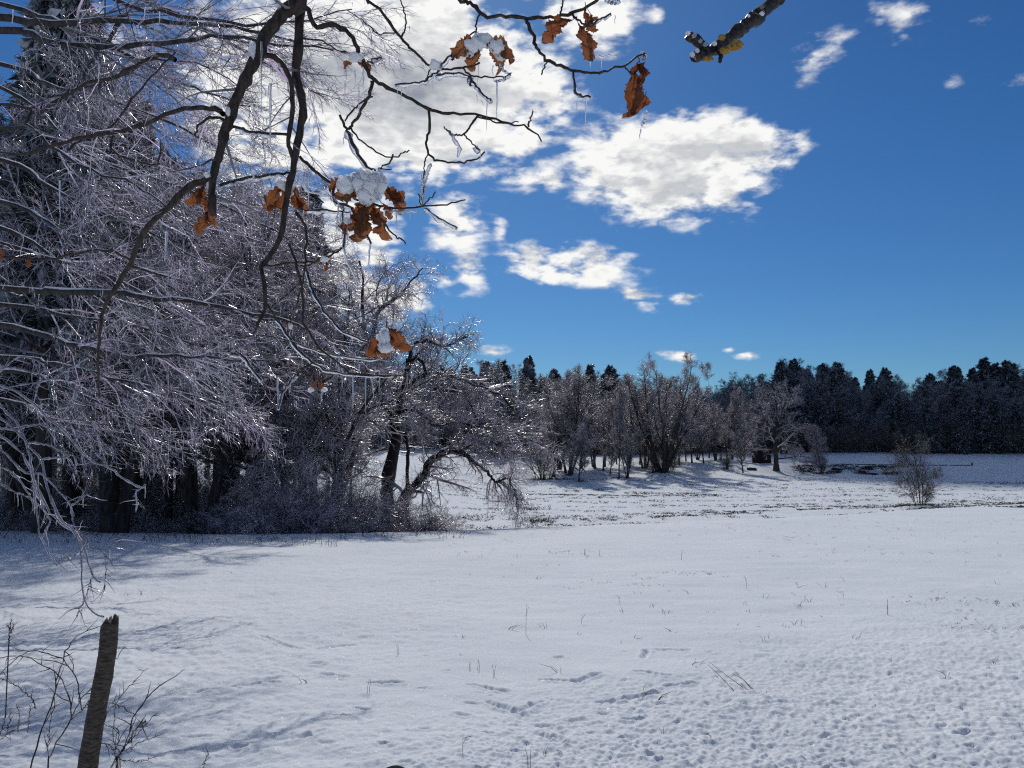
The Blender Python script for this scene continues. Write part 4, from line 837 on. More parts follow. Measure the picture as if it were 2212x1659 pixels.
def oak():
    rg = np.random.default_rng(66); o = np.array([1.6, -3.2, float(H(1.6, -3.2))])
    t = thing('overhanging_oak', 'oak whose dark branches with brown leaves and icicles hang into the top of the view', 'tree', o)
    C1 = lambda a: [(x * .3418, y * .3418) for x, y in a]
    C2 = lambda a: [(648 + x * .3662, y * .3662) for x, y in a]
    C3 = lambda a: [(x * .3905, 540 + y * .3905) for x, y in a]
    def tube(P, r, nm='branch', mat='oak_bark', sides=8):
        G = Geo(); G.add(*tubes(P[None], r[None], sides)); return obj(nm, G.mesh(nm, M[mat]), t, -o)
    trunk = crom([o + np.array([0, 0, -.3]), o + np.array([0, 0, 1.5]), o + np.array([-.1, .1, 3.2]), o + np.array([0, .2, 5.5]), o + np.array([.2, 0, 8.5])], 16); tube(trunk, np.linspace(.34, .16, 16), 'trunk', 'oak_bark', 14)
    hub = at(700, -230, 3.1)
    limb1 = crom([trunk[7], np.array([1.0, -1.2, 4.9]), np.array([.2, 1.0, 5.1]), hub + np.array([.15, -.6, .35]), hub], 18); tube(limb1, np.linspace(.12, .055, 18), 'limb', 'oak_bark', 10)
    limb2 = crom([trunk[9], np.array([2.0, -1.3, 5.6]), np.array([2.2, 1.0, 5.2]), at(1900, -150, 3.6)], 14); tube(limb2, np.linspace(.10, .06, 14), 'limb', 'oak_bark', 10)
    SPEC = {}
    def br(key, pts, d0, d1, w0, w1, n=34, start=None, ice=None, jit=.0022, mat='oak_bark', kn=.10):
        pts = [at(x, y, D) for (x, y), D in zip(pts, np.linspace(d0, d1, len(pts)))]
        if start is not None: pts = [start] + pts
        P = crom(pts, n); P[1:-1] += rg.normal(size=(n - 2, 3)) * jit; r = np.linspace(w0, w1, n) / 2 / FP * (d0 + d1) / 2
        kk = rg.random(n) < .16; r = r * (1 + kn * rg.normal(size=n) * .5 + kn * 2.2 * kk); tube(P, r, 'branch', mat, 9 if w0 > 12 else 7); SPEC[key] = (P, r)
        if ice:
            i0, i1, k = ice; a, b = int(i0 * n), max(int(i1 * n), int(i0 * n) + 3); P2, R2 = ice_tube(P[a:b], np.maximum(r[a:b], .0016), rg, k, .5); G = Geo(); G.add(*tubes(P2[None], R2[None], 8)); obj('ice_coating', G.mesh('ice_coating', M['ice']), t, -o)
        return P
    # the two stout hanging branches
    br('L1', C1([(1900, -20), (1820, 50), (1750, 130), (1680, 220), (1640, 330), (1570, 450), (1510, 600), (1450, 740), (1420, 850), (1380, 1000), (1350, 1100), (1340, 1250), (1350, 1360)]), 3.0, 2.8, 34, 13, 44, hub, kn=.12)
    br('L2', C1([(1915, 0), (1890, 200), (1875, 480), (1905, 600), (1910, 750), (1870, 950), (1850, 1080), (1810, 1250), (1780, 1480), (1690, 1640)]) + C3([(1440, 100), (1465, 200), (1465, 320), (1430, 400), (1400, 460)])[0:], 3.05, 2.9, 22, 5, 50, hub, kn=.12)
    br('L2b', C1([(1640, 370), (1690, 350), (1780, 400), (1840, 520), (1850, 700), (1820, 880), (1850, 1000)]), 2.95, 3.0, 12, 9, 26)
    br('L1c', C1([(1410, 720), (1390, 700), (1250, 680), (1100, 700), (900, 790), (700, 840), (500, 870), (300, 930), (120, 975), (-40, 950)]), 2.9, 3.1, 12, 5, 36)
    br('L1d', C1([(1360, 1110), (1200, 1180), (1060, 1310), (950, 1420), (880, 1520), (830, 1650)]) + C3([(690, 130), (590, 290), (560, 400), (545, 560), (545, 700), (550, 820)]), 2.85, 3.1, 15, 4, 44)
    br('L1e', C1([(1430, 770), (1340, 740), (1260, 790), (1230, 860)]), 2.9, 2.8, 8, 3, 14)
    br('x1', C1([(1470, 800), (1560, 825), (1650, 840), (1830, 850)]), 2.9, 3.0, 6, 6, 14, None, (.1, .9, 2.0))
    br('x2', C1([(1380, 1175), (1480, 1140), (1600, 1120), (1720, 1105), (1850, 1090)]), 2.85, 3.0, 6, 5, 18, None, (.05, .9, 2.2))
    br('x3', C1([(1880, 1320), (1960, 1330), (2100, 1330), (2300, 1345)]), 3.0, 3.0, 4, 3, 18, None, (.0, .95, 2.6))
    br('y1', C1([(-30, 1620), (100, 1630), (300, 1640), (450, 1610), (600, 1585), (720, 1590), (830, 1640)]), 3.2, 3.1, 6, 5, 24)
    br('y2', C1([(720, 860), (700, 920), (760, 990), (880, 1020), (980, 1040), (1020, 960), (1015, 880)]), 3.1, 3.0, 6, 3, 24)
    br('y3', C1([(430, 950), (520, 880), (700, 800), (860, 600), (1000, 440), (1110, 330)]), 3.4, 3.5, 6, 3, 24)
    br('y4', C1([(1110, 380), (1000, 350), (850, 420), (700, 500), (560, 520), (440, 590), (300, 620)]), 3.6, 3.7, 12, 4, 26)
    br('L2r', C1([(1870, 1340), (1930, 1450), (1930, 1640)]) + [(655, 600), (640, 665)], 2.95, 2.9, 6, 3, 20)
    br('L2s', C3([(1600, -30), (1660, 160), (1680, 300), (1680, 400), (1760, 530), (1870, 620), (1950, 680), (2050, 690), (2200, 700)]), 2.9, 2.7, 6, 3, 36)
    br('s2', C3([(1690, 100), (1740, 250), (1830, 380), (1900, 450), (2050, 520)]), 3.0, 2.9, 5, 3, 26, None, (.0, .98, 1.7))
    br('s3', C3([(1440, 90), (1600, 70), (1750, 60), (1860, 10), (1900, -20)]), 2.95, 2.9, 5, 4, 22)
    br('s4', C3([(1480, 300), (1560, 430), (1660, 560), (1760, 640), (1880, 680), (2100, 700), (2240, 690)]), 3.0, 2.8, 5, 3, 30, None, (.1, .98, 1.7))
    br('s5', C3([(1280, 570), (1340, 580), (1380, 640), (1445, 720)]), 3.1, 3.1, 5, 3, 16, None, (.0, 1, 2.6))
    br('s6', C3([(1730, 620), (1650, 680), (1600, 740), (1560, 800), (1540, 880)]), 2.9, 2.9, 4, 2, 18, None, (.3, 1, 3.2))
    br('s7', C3([(1320, 490), (1440, 470), (1560, 490), (1700, 540), (1900, 590), (2150, 610)]), 3.0, 2.8, 3, 2, 26, None, (.5, 1, 2.6))
    # branches to the right
    st3 = hub + np.array([.1, .05, -.1])
    br('R3', C2([(10, -30), (50, 60), (95, 160), (180, 145), (260, 175), (320, 245), (360, 340), (410, 440), (440, 470), (500, 510), (570, 545), (680, 600), (760, 640), (850, 665), (950, 675), (1040, 670), (1160, 705), (1270, 735), (1350, 755), (1425, 835)]), 3.0, 2.7, 13, 3, 60, st3)
    br('R3a', C2([(1350, 750), (1355, 700), (1375, 655)]), 2.72, 2.7, 4, 3, 8)
    br('R3b', C2([(425, 475), (405, 560), (370, 640), (320, 720), (285, 765)]), 2.9, 2.9, 8, 6, 16)
    br('R3c', C2([(430, 570), (360, 610), (300, 660), (265, 715)]), 2.88, 2.85, 4, 3, 12)
    br('R3d', C2([(235, 680), (265, 740), (290, 800), (330, 890), (400, 980), (445, 1005)]), 2.9, 2.85, 6, 5, 20, None, (.3, 1, 2.2))
    br('R3e', C2([(300, 755), (360, 830), (440, 890), (540, 930), (600, 910), (645, 885)]), 2.9, 2.8, 4, 3, 20)
    br('R3f', C2([(550, 910), (540, 935), (500, 975), (465, 997), (540, 1000)]), 2.82, 2.8, 4, 3, 14)
    br('R3g', C2([(760, 645), (770, 740), (750, 830), (755, 905), (800, 945), (880, 955), (960, 955), (1040, 935), (1090, 895)]), 2.85, 2.75, 6, 3.5, 30)
    br('R3h', C2([(755, 905), (735, 960), (730, 1050), (722, 1210)]), 2.8, 2.8, 3, 2.5, 16, None, (.55, 1, 3.2))
    br('R3i', C2([(1050, 680), (1010, 740), (970, 785), (930, 800), (880, 775), (850, 745)]), 2.76, 2.7, 5, 3, 20)
    br('R3j', C2([(970, 785), (1000, 830), (1055, 885)]), 2.74, 2.72, 3.5, 3, 10, None, (.75, 1, 3.5))
    br('R3k', C2([(1050, 690), (1130, 715), (1210, 728), (1290, 720)]), 2.74, 2.7, 4, 2.5, 12)
    br('R2', C2([(380, -40), (405, 0), (480, 70), (560, 175), (640, 275), (720, 350), (800, 405), (870, 412), (960, 398), (1060, 370)]), 2.9, 2.7, 8, 4, 40, hub)
    br('R2b', C2([(960, 400), (1010, 445), (1100, 455), (1200, 450), (1245, 430)]), 2.72, 2.7, 4, 3, 18)
    br('R2c', C2([(1000, 450), (1030, 500), (1080, 560), (1125, 595)]), 2.72, 2.7, 4, 3, 14, None, (0, 1, 2.6))
    br('R2d', C2([(830, 410), (770, 455), (700, 490), (560, 500)]), 2.74, 2.72, 4, 3, 16, None, (0, 1, 2.6))
    br('R2g', C2([(800, 450), (900, 432), (980, 445), (1010, 500)]), 2.74, 2.72, 3, 3, 16, None, (0, 1, 3.0))
    br('R2e', C2([(775, 400), (755, 440), (740, 470)]), 2.76, 2.75, 3, 2, 8)
    br('R2f', C2([(600, 215), (625, 150), (620, 80), (590, -20)]), 2.85, 2.9, 4, 3, 14)
    br('R2h', C2([(560, 195), (470, 200), (400, 150), (360, 110)]), 2.9, 2.95, 3, 2, 14, None, (.2, 1, 2.5))
    br('R2i', C2([(20, 225), (120, 240), (220, 290), (300, 320)]), 3.0, 3.0, 4, 3, 14)
    br('R2j', C2([(395, 375), (440, 350), (480, 340)]), 2.95, 2.9, 4, 3, 8, None, (0, 1, 2.6))
    br('R1', C2([(900, -60), (975, 0), (1030, 40), (1100, 95), (1200, 98), (1330, 107), (1450, 100), (1580, 85), (1680, 45), (1750, 0), (1790, -40)]), 2.8, 2.6, 9, 6, 44, hub + np.array([.2, 0, .1]))
    br('R1a', C2([(1535, 90), (1550, 30), (1555, -20)]), 2.66, 2.7, 4, 3, 10)
    br('R1d', C2([(1600, 85), (1640, 118), (1720, 140), (1780, 110), (1835, 80)]), 2.65, 2.6, 5, 3, 18, None, (.4, 1, 2.2))
    br('R1b', C2([(1330, 107), (1355, 150), (1380, 240), (1400, 290), (1460, 350), (1540, 390), (1610, 415), (1700, 430), (1760, 428), (1850, 400), (1920, 385), (2010, 325), (2035, 318)]), 2.7, 2.55, 8, 3.5, 44)
    br('R1e', C2([(1460, 355), (1440, 400), (1425, 440)]), 2.65, 2.62, 3.5, 3, 8)
    br('R1f', C2([(1610, 415), (1618, 480), (1625, 540), (1660, 565), (1715, 572)]), 2.62, 2.6, 5, 4, 18, None, (.35, 1, 1.8))
    br('R1g', C2([(1905, 390), (1935, 420), (1970, 440)]), 2.56, 2.54, 3, 3, 8)
    br('R1c', C2([(1065, 70), (1040, 125), (1035, 190), (1042, 240)]), 2.78, 2.72, 4, 3, 14)
    br('R1h', C2([(1035, 185), (960, 265), (890, 330), (825, 395)]), 2.74, 2.72, 3.5, 3, 16, None, (.55, 1, 3.2))
    br('R4', C2([(0, 925), (60, 985), (140, 1050), (240, 1110), (330, 1170), (430, 1205), (560, 1230), (720, 1215), (860, 1205), (975, 1178)]), 2.95, 2.7, 8, 3, 40)
    br('R4a', C2([(720, 1215), (760, 1180), (800, 1130)]), 2.74, 2.72, 3, 2.5, 8)
    br('R4b', C2([(735, 1230), (830, 1290), (925, 1342)]), 2.74, 2.7, 2.2, 2, 12, None, (0, 1, 4.0))
    br('R4c', C2([(460, 1255), (510, 1330), (570, 1400), (600, 1410), (622, 1435)]), 2.78, 2.74, 4, 3, 16)
    br('R4d', C2([(190, 1080), (210, 1190), (290, 1220), (340, 1290), (385, 1370), (418, 1435)]), 2.9, 2.8, 6, 4, 24, None, (.1, .95, 2.0))
    br('R4e', C2([(0, 1570), (60, 1560), (150, 1500), (255, 1460)]), 2.9, 2.85, 4, 3, 16)
    br('R4f', C2([(255, 1460), (265, 1380), (255, 1290), (250, 1200)]), 2.85, 2.88, 3, 2, 16, None, (0, 1, 2.6))
    br('R4g', C2([(720, 1215), (705, 1160), (697, 1145)]), 2.74, 2.74, 2.5, 2.5, 6)
    # stubby side buds
    # the broken, lichen-grown branch
    c8 = lambda a: [(1404 + x * .1709, y * .1709) for x, y in a]
    br('broken', c8([(1700, -120), (1600, 0), (1400, 180), (1200, 340), (1000, 480), (850, 590), (700, 680), (560, 720)]), 3.3, 3.0, 33, 20, 40, limb2[-1], jit=.004, mat='moss_bark', kn=.10)
    br('broken2', c8([(720, 660), (660, 570), (570, 500), (480, 440)]), 3.05, 3.0, 20, 21, 12, mat='moss_bark', kn=.08)
    br('broken3', c8([(880, 600), (890, 700), (885, 775)]), 3.05, 3.0, 12, 8, 8, mat='moss_bark', kn=.08)
    for k in range(14):
        cx, cy = [(1090, 560), (1060, 600), (1120, 540), (905, 475), (740, 750), (960, 640), (1000, 610), (1100, 600), (770, 740), (1130, 575), (1050, 570), (1080, 530), (700, 745), (925, 640)][k]
        p = at(*c8([(cx, cy)])[0], 3.0); obj('lichen_patch', blob(rg, rg.uniform(.008, .014), (1, .8, .8), .8, 'lichen_patch', 'lichen'), t, p - o)
    for k in range(9):
        f = k / 9; c_ = [(480, 420), (560, 450), (640, 520), (700, 560), (540, 690), (600, 640), (820, 550), (1250, 200), (1420, 170)][k]; p = at(*c8([c_])[0], 2.97); obj('ice_bead', blob(rg, rg.uniform(.005, .009), (1, 1, 1), .5, 'ice_bead', 'ice_milky'), t, p - o)
    # leaves: (place, depth, length, rot x, rot y, rot z)
    from mathutils import Euler
    def leaf(px, py, D, L, e, curl=.6, fold=.4, ws=1.0):
        L *= .72
        lf = obj('leaf', oak_leaf(rg, L, curl, fold, ws), t, at(px, py, D) - o); lf.rotation_euler = [math.radians(v) for v in (e[0], e[2], e[1])]; return lf
    def snowc(px, py, D, r, sq=(1, .8, .8)): obj('snow_clump', blob(rg, r * D / FP, sq, .55), t, at(px, py, D) - o)
    q = lambda x, y: (648 + x * .3662, y * .3662)
    # leaf drawn from its stalk along its own +Y; rotating by -90..-110 about X lets it hang
    leaf(*q(1600, 120), 2.62, .17, (-95, 25, 50), .5, .5); leaf(*q(1690, 60), 2.62, .12, (-80, -30, -10), 1.0, .5); leaf(*q(1640, 140), 2.62, .17, (-92, 0, -8), .35, .6); leaf(*q(1720, 80), 2.60, .10, (-70, 30, -60), 1.2, .4)
    leaf(*q(2003, 370), 2.55, .27, (-92, 60, 6), .3, 1.2, .62); leaf(*q(1996, 380), 2.56, .22, (-95, -20, 9), .3, 1.4, .62); leaf(*q(2035, 590), 2.55, .05, (-80, 20, 10), 1.2, .5)
    leaf(*q(1060, 240), 2.70, .17, (-120, 20, 60), 1.2, .4); leaf(*q(1080, 250), 2.71, .18, (-115, -20, -75), 1.3, .4); leaf(*q(1040, 250), 2.68, .14, (-100, 0, 10), 1.0, .5); leaf(*q(1110, 260), 2.73, .16, (-110, 30, -40), 1.0, .4)
    snowc(*q(1030, 270), 2.68, 20); snowc(*q(1090, 235), 2.70, 18); snowc(*q(1160, 275), 2.70, 20); snowc(*q(1000, 310), 2.69, 13); snowc(*q(1180, 310), 2.72, 13, (1, .8, 1.2)); snowc(*q(800, 385), 2.72, 13); snowc(*q(1060, 225), 2.72, 14)
    for (x, y, L, e) in [(440, 1080, .20, (-95, 20, 70)), (420, 1120, .20, (-92, -10, 20)), (470, 1090, .19, (-95, 10, -50)), (400, 1200, .20, (-92, 15, 10)), (430, 1220, .18, (-95, -30, -20)), (380, 1240, .15, (-90, 20, 40)), (330, 1080, .16, (-85, 30, 40)), (500, 1110, .13, (-80, -20, -70)), (300, 1280, .11, (-90, 0, 30)), (350, 1150, .17, (-95, 0, -30)), (290, 1070, .13, (-80, 10, 80)), (480, 1200, .09, (-95, 0, -30))]:
        leaf(*q(x, y), 2.80 + rg.uniform(-.04, .04), L, e, rg.uniform(.4, 1.2), rg.uniform(.3, .8))
    for (x, y, r) in [(275, 1085, 20), (375, 1075, 27), (430, 1090, 28), (410, 1140, 24), (350, 1060, 18), (470, 1070, 17), (280, 1300, 8), (390, 1170, 14), (320, 1065, 16)]: snowc(*q(x, y), 2.76, r, (1, .6, .95))
    for (x, y, L, e) in [(442, 400, .10, (-95, 20, 20)), (446, 430, .14, (-92, -20, -10)), (452, 455, .13, (-92, 30, 5)), (440, 405, .12, (-90, 50, 40))]: leaf(x, y, 2.84, L, e, .5, .6)
    snowc(455, 400, 2.84, 10)
    for (x, y, L, e) in [(612, 400, .17, (-95, 20, 40)), (628, 402, .16, (-92, -20, -40)), (620, 405, .15, (-92, 0, 10)), (600, 430, .10, (-90, 0, 40)), (640, 425, .08, (-90, 0, -20))]: leaf(x, y, 3.02, L, e, .6, .5)
    snowc(612, 400, 3.0, 13); snowc(625, 405, 3.0, 10)
    leaf(831, 708, 2.70, .155, (-95, 26, 30), .3, .3, 1.2); leaf(837, 708, 2.71, .155, (-95, -28, -30), .3, .3, 1.2); leaf(834, 708, 2.69, .14, (-92, 0, 0), .3, .3, 1.3); snowc(828, 730, 2.66, 13, (.9, .5, 1.2)); snowc(832, 750, 2.66, 12, (1.2, .5, .9)); snowc(830, 714, 2.67, 8)
    leaf(685, 820, 2.85, .06, (-92, 10, 40), .8, .5); leaf(688, 822, 2.85, .06, (-92, -10, -40), .8, .5); snowc(672, 842, 2.85, 6); snowc(700, 842, 2.85, 6)
    leaf(628, 690, 2.88, .06, (-92, 10, 0), .5, .5); snowc(627, 705, 2.87, 6, (.7, .5, 1.2)); leaf(706, 565, 2.86, .05, (-92, 10, 0), .6, .5); snowc(700, 560, 2.85, 8)
    leaf(4, 535, 3.15, .07, (-92, 10, 0), .6, .5); leaf(66, 556, 3.1, .06, (-92, 40, 0), .6, .5)
    leaf(766, 128, 2.9, .09, (-100, 0, 60), 1., .4); leaf(770, 128, 2.9, .09, (-100, 0, -60), 1., .4); snowc(768, 124, 2.88, 14, (1.2, .8, .7))
    leaf(700, 560, 2.86, .04, (-92, 0, 60), .5, .5)
    # icicles: (crop x, crop y, bottom y)
    for (x, y0, y1, w) in [(1045, 345, 515, 5), (1148, 385, 455, 5), (1165, 480, 715, 8), (1112, 590, 785, 5), (1638, 585, 690, 5), (1690, 580, 775, 6), (2045, 650, 740, 6), (1065, 900, 1020, 4), (2012, 760, 825, 6), (265, 410, 640, 6), (325, 410, 530, 5), (345, 500, 690, 6), (375, 400, 540, 5), (700, 505, 585, 4), (725, 500, 550, 4), (780, 470, 540, 4), (600, 530, 610, 4), (575, 520, 585, 4), (665, 520, 570, 4), (1040, 560, 600, 4), (1072, 590, 630, 4), (1705, 290, 410, 8), (1780, 350, 415, 5), (722, 1060, 1240, 7), (570, 1245, 1365, 5), (645, 1240, 1300, 5), (505, 1240, 1290, 4), (232, 1215, 1370, 6), (415, 1440, 1600, 8), (290, 1290, 1460, 5), (265, 780, 860, 5), (1860, 90, 140, 4), (535, 1260, 1290, 3), (48, 1060, 1230, 6), (78, 1250, 1310, 5), (20, 1240, 1290, 5)]:
        a, b = q(x, y0), q(x, y1); obj('icicle', icicle(at(*a, 2.74), (b[1] - a[1]) / FP * 2.74, w * .3662 / 2 / FP * 2.74 * 1.4, rg).mesh('icicle', M['ice']), t, -o)
    for (x, y0, y1, w) in [(564, 90, 240, 4), (583, 180, 330, 6), (361, 500, 570, 6), (548, 380, 430, 4), (600, 820, 885, 4), (762, 810, 885, 4), (790, 815, 890, 3), (803, 812, 862, 3), (820, 800, 850, 3), (733, 760, 805, 3), (715, 770, 800, 3), (696, 845, 870, 4), (28, 20, 55, 3), (315, 15, 45, 3), (345, 25, 50, 3), (215, 140, 185, 3), (130, 390, 490, 3)]:
        obj('icicle', icicle(at(x, y0, 2.85), (y1 - y0) / FP * 2.85, w / 2 / FP * 2.85, rg).mesh('icicle', M['ice']), t, -o)
    # slipped ice sleeves hanging below their twigs
    for a, w in [([(1690, 330), (1760, 335), (1870, 330)], 20), ([(1670, 150), (1685, 230), (1700, 330)], 18), ([(1150, 480), (1200, 470), (1245, 445)], 18), ([(890, 775), (905, 820), (940, 870), (930, 925)], 20), ([(770, 965), (745, 1040), (730, 1090)], 20), ([(1180, 380), (1210, 420), (1245, 445)], 14), ([(2045, 650), (2030, 700), (2015, 745)], 12), ([(500, 1240), (600, 1255), (700, 1245)], 12), ([(2010, 315), (2035, 330), (2025, 350)], 22), ([(1800, 0), (1840, 15), (1885, 5)], 26), ([(255, 1460), (280, 1540), (320, 1620), (340, 1700)], 13), ([(20, 1080), (60, 1130), (200, 1165), (250, 1240)], 10), ([(470, 1000), (455, 1080), (450, 1180)], 22)]:
        P = crom([at(*q(x, y), 2.70) for x, y in a], 16); P += rg.normal(size=P.shape) * .002; r = np.full(16, w * .3662 / 2 / FP * 2.7) * (1 + .22 * rg.normal(size=16)); r[0] *= .4; r[-1] *= .4
        G = Geo(); G.add(*tubes(P[None], np.abs(r)[None], 9)); obj('ice_sleeve', G.mesh('ice_sleeve', M['ice']), t, -o)
    snowc(545, 108, 2.9, 12, (.6, .6, 1.4)); snowc(492, 240, 2.8, 7, (.7, .6, 1.4)); snowc(448, 378, 2.8, 7, (1, .7, .8)); snowc(600, 8, 2.95, 9, (.7, .7, 1.2))
    # knobby side buds on every branch, one mesh
    ks = [v for v in SPEC.values()]; G = Geo()
    for P, r in ks:
        n = len(P) // 4
        C_, CR = kids(P[None], r[None], max(2, n), .1, 1, .01, 50, 3, 0, .1, .75, rg, lmin=.010, rmin=.0011); C_r = np.minimum(CR, .0028); G.add(*tubes(C_, C_r, 4))
    obj('buds', G.mesh('buds', M['oak_bark']), t, -o, kind='stuff')
    # fine iced spray behind the stout branches
    fan = [k for k in ('L1', 'L1c', 'L2b', 'y3', 'y4', 'y2', 'L1d') if k in SPEC]
    P = np.array([crom(SPEC[k][0], 30) for k in fan]); R = np.array([np.interp(np.linspace(0, 1, 30), np.linspace(0, 1, len(SPEC[k][1])), SPEC[k][1]) for k in fan])
    P1, R1 = kids(P, R, 7, .1, .95, .16, 55, 6, .0, .16, .35, rg, rmin=.0016, lmin=.25); P2, R2 = kids(P1, R1, 4, .1, 1, .4, 45, 4, .03, .2, .7, rg, rmin=.0012)
    C = Geo(); C.add(*tubes(P1, R1, 4, False)); C.add(*tubes(P2, R2, 4, False)); obj('twigs', C.mesh('twigs', M['twig_near']), t, -o, kind='stuff')
oak()

# ------------------------------------------------------------------ stump, brambles, twig, stone
def stump():
    rg = np.random.default_rng(67); pts = [at(x, y, 3.5) for x, y in [(237, 1338), (233, 1400), (222, 1470), (210, 1530), (200, 1590), (190, 1650)]]; g0 = pts[-1] + (pts[-1] - pts[-2]) * 1.2
    o = np.array([g0[0], g0[1], float(H(g0[0], g0[1]))]); t = thing('broken_stump', 'slim broken-off tree stump with jagged top leaning at the lower left', 'stump', o)
    P = crom(pts[::-1] if False else [pts[0], pts[1], pts[2], pts[3], pts[4], pts[5], g0 - np.array([0, 0, .1])], 70)[::-1]; n = 70; sd = 22
    V = []; zt = np.linspace(0, 1, n)
    a = np.arange(sd) * 2 * math.pi / sd
    jag = .016 * np.array([math.sin(3 * x + .5) * .5 + math.sin(7 * x) * .35 + rg.normal() * .35 for x in a])
    for i in range(n):
        r = (.0425 - .006 * zt[i]) * (1 + .10 * fbm(a * 0 + np.cos(a) * 1.3 + 5, np.full(sd, i * .35), 3, 91) + .10 * fbm(np.cos(a) * 4, np.full(sd, i * 1.1), 2, 95))
        c = P[i]; rr_ = r if i < n - 1 else r * .55; ring = c + np.stack([np.cos(a) * rr_, np.sin(a) * rr_, np.zeros(sd)], -1)
        f = np.clip((i - (n - 8)) / 7, 0, 1); ring[:, 2] += jag * f + (.012 * np.cos(a - .4)) * f; V.append(ring)
    V = np.concatenate(V); c = P[-1] - np.array([0, 0, .03]); V = np.vstack([V, c]) - o
    i = np.arange(n - 1)[:, None]; j = np.arange(sd)[None]; jn = (j + 1) % sd; Q = np.stack([i * sd + j, i * sd + jn, (i + 1) * sd + jn, (i + 1) * sd + j], -1).reshape(-1, 4); b = (n - 1) * sd; T = [[b + k, b + (k + 1) % sd, n * sd] for k in range(sd)]
    G = Geo(); G.add(V, Q, np.array(T)); obj('trunk', G.mesh('trunk', M['stump_bark']), t)
    G = Geo()
    for k in range(3):
        an = rg.uniform(0, 6.28); p = P[-2] - o + np.array([math.cos(an) * .026, math.sin(an) * .026, -.01]); L = rg.uniform(.015, .04); G.add(*tubes(np.array([[p, p + np.array([rg.normal() * .004, rg.normal() * .004, L * .6]), p + np.array([rg.normal() * .006, 0, L])]]), np.array([[.007, .005, .001]]), 5))
    obj('splinters', G.mesh('splinters', M['stump_bark']), t)
stump()
def bramble():
    rg = np.random.default_rng(68); c = lambda a: [(x * .3489, 1080 + y * .3489) for x, y in a]
    o = ground_at(150, 1650); o = np.array([-2.0, 3.6, float(H(-2.0, 3.6))]); 
    groups = [('bramble', 'dark arching bramble canes left of the broken stump', 'bramble', 3.9, [([(300, 1600), (345, 1510), (440, 1350), (430, 1230), (370, 1100), (300, 1040), (180, 980), (80, 965), (-20, 980)], 5), ([(505, 1300), (480, 1130), (400, 1000), (300, 950), (200, 935), (130, 965), (50, 1030), (-10, 1100)], 4), ([(185, 1680), (250, 1450), (310, 1300), (350, 1130), (385, 1000), (430, 900), (500, 830), (610, 785)], 5), ([(225, 1290), (180, 1220), (90, 1140), (-10, 1105)], 4), ([(440, 1350), (500, 1230), (600, 1140), (700, 1000), (780, 910)], 4), ([(300, 1590), (295, 1500), (310, 1400), (350, 1140)], 3.5), ([(440, 1360), (520, 1290), (560, 1240)], 4)]),
              ('bare_shrub', 'low bare twiggy shrub right of the broken stump', 'shrub', 3.6, [([(725, 1680), (720, 1600), (760, 1540), (800, 1440), (830, 1340), (940, 1190), (1135, 1050)], 5), ([(610, 1480), (660, 1330), (740, 1230), (820, 1130), (920, 1040)], 3.5), ([(600, 1500), (680, 1520), (720, 1590)], 4), ([(835, 1335), (790, 1300), (720, 1265), (640, 1250)], 3.5), ([(900, 1370), (870, 1400), (830, 1430), (755, 1560)], 6), ([(720, 1650), (715, 1560), (740, 1480), (720, 1420), (640, 1380)], 4), ([(760, 1540), (860, 1440), (970, 1320)], 3), ([(750, 1560), (870, 1500), (1000, 1450)], 3), ([(730, 1600), (850, 1620), (980, 1580)], 3), ([(740, 1560), (700, 1480), (710, 1300), (720, 1200)], 3), ([(1255, 1680), (1270, 1620), (1290, 1560)], 3)]),
              ('weed_clump', 'thin dry weed stems at the left edge beside the bramble canes', 'weeds', 4.2, [([(0, 1450), (30, 1360), (45, 1270)], 3), ([(40, 1450), (60, 1350), (65, 1290)], 3), ([(110, 1440), (120, 1340), (105, 1260)], 3), ([(170, 1440), (180, 1330), (185, 1265)], 3), ([(0, 1420), (80, 1400), (170, 1380)], 2.5), ([(10, 1480), (60, 1440), (140, 1420)], 2.5)]),
              ('tall_weed', 'short twiggy dead weed sticking up at the left edge above the bramble', 'weeds', 5.6, [([(55, 890), (60, 820), (68, 735)], 4), ([(60, 830), (80, 790), (85, 770)], 3), ([(62, 800), (45, 775)], 2.5)])]
    for nm, lb, ct, D, cs in groups:
        b = c([cs[0][0][0]])[0]; p = at(b[0], b[1], D); oo = np.array([p[0], p[1], float(H(p[0], p[1]))]); t = thing(nm, lb, ct, oo); X_ = []; Y_ = []
        for a, w in cs:
            a = c(a); pts = [at(x, y, D + .10 * rg.normal()) for x, y in a]
            P = crom(pts, 24); P[1:-1] += rg.normal(size=(22, 3)) * .003; r = np.linspace(w, w * .55, 24) * .349 / 2 / FP * D * 1.9 * (1 + .1 * rg.normal(size=24))
            g_ = float(H(P[0][0], P[0][1]))
            if (ct != 'weeds' and a[0][1] > 1620) or nm == 'tall_weed' and a[0][1] > 1380: P = np.vstack([[P[0][0], P[0][1], g_ - .05], P]); r = np.concatenate([[r[0]], r])
            G = Geo(); G.add(*tubes(P[None], r[None], 6)); obj('cane' if nm == 'bramble' else 'stem', G.mesh('cane', M['cane']), t, -oo); X_.append(P[-24:]); Y_.append(r[-24:])
        P1, R1 = kids(np.array(X_), np.array(Y_), 8, .1, .95, .12, 40, 4, -.02, .15, .7, rg, rmin=.001, lmin=.03); P1 = P1; G = Geo(); G.add(*tubes(P1, np.minimum(R1 * 1.5, .0028), 4)); obj('twigs', G.mesh('twigs', M['cane']), t, -oo, kind='stuff')
bramble()
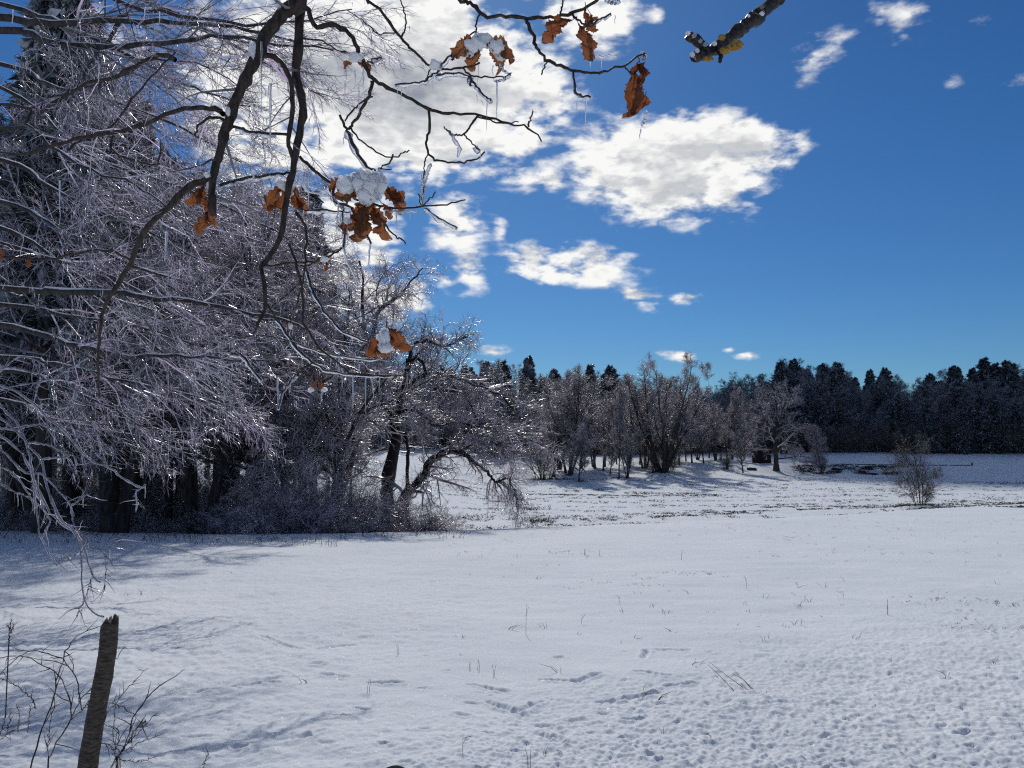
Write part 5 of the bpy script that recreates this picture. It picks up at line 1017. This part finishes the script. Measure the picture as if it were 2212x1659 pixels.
def weeds():
    rg = np.random.default_rng(69); W_ = [(577, 350, 450, 0), (762, 380, 415, 0), (155, 480, 515, 1), (390, 540, 562, 1), (418, 535, 565, 1), (470, 545, 580, 1), (58, 595, 640, 1), (585, 820, 878, 1), (635, 815, 838, 1), (690, 828, 845, 1), (1762, 330, 380, 1), (1300, 252, 290, 0), (885, 315, 340, 0), (1025, 750, 770, 1), (370, 790, 850, 0), (1178, 780, 798, 1), (770, 160, 180, 1), (820, 165, 185, 0), (1620, 300, 320, 0), (1088, 170, 198, 0)]
    for (x, y0, y1, k) in W_:
        px = 756 + x * .6582; a = 1080 + y0 * .6582; b = 1080 + y1 * .6582; p = ground_at(px, b); h = (b - a) / FP * p[1]; t = thing('weed_stalk', 'thin dry weed stalk poking up through the open snow', 'weed', p, 0, 'single dry stalks poking through the open snow')
        n = 2 if k else 1; G = Geo()
        for q in range(n): G.add(*tubes(np.array([[[q * .012, 0, -.04], [q * .012 + rg.normal() * .005, 0, h * .5], [q * .014 + rg.normal() * .02 * (2 - k), 0, h]]]), np.array([[.0017, .0014, .001]]) * max(1, p[1] / 7), 4))
        obj('stem', G.mesh('stem', M['cane']), t)
        if not k:
            P = np.array([[[0, 0, h * .6], [rg.uniform(-.03, .03), 0, h * .8], [rg.uniform(-.06, .06), 0, h * .9]]]); G = Geo(); G.add(*tubes(P, np.array([[.0015, .001, .002]]), 4)); obj('side_twig', G.mesh('side_twig', M['cane']), t)
weeds()
def fallen_twig():
    c = lambda x, y: (756 + x * .6582, 1080 + y * .6582); p0 = ground_at(*c(1270, 650)); t = thing('fallen_twig', 'forked bare twig lying tilted on the rough snow at the right', 'twig', p0)
    for a in [[(1175, 570), (1215, 605), (1260, 640)], [(1180, 568), (1240, 605), (1290, 630)], [(1255, 600), (1290, 620), (1328, 642)], [(1262, 598), (1300, 625), (1322, 640)]]:
        P = np.array([ground_at(*c(*v)) for v in a]) - p0; P[0, 2] += .07; P[1, 2] += .05; P[2, 2] += .012; G = Geo(); G.add(*tubes(crom(P, 8)[None], np.linspace(.0018, .003, 8)[None], 5)); obj('stem', G.mesh('stem', M['cane']), t)
fallen_twig()
def stone():
    rg = np.random.default_rng(70); p = at(851, 1690, 3.9); me = blob(rg, .085, (1.1, .8, .9), .06, 'dark_stone', 'stone'); z = float(H(p[0], p[1]))
    o = obj('dark_stone', me, None, (p[0], p[1], p[2])); o['label'] = 'smooth black rounded stone just showing at the bottom edge of the snow'; o['category'] = 'stone'
    G = Geo()
stone()
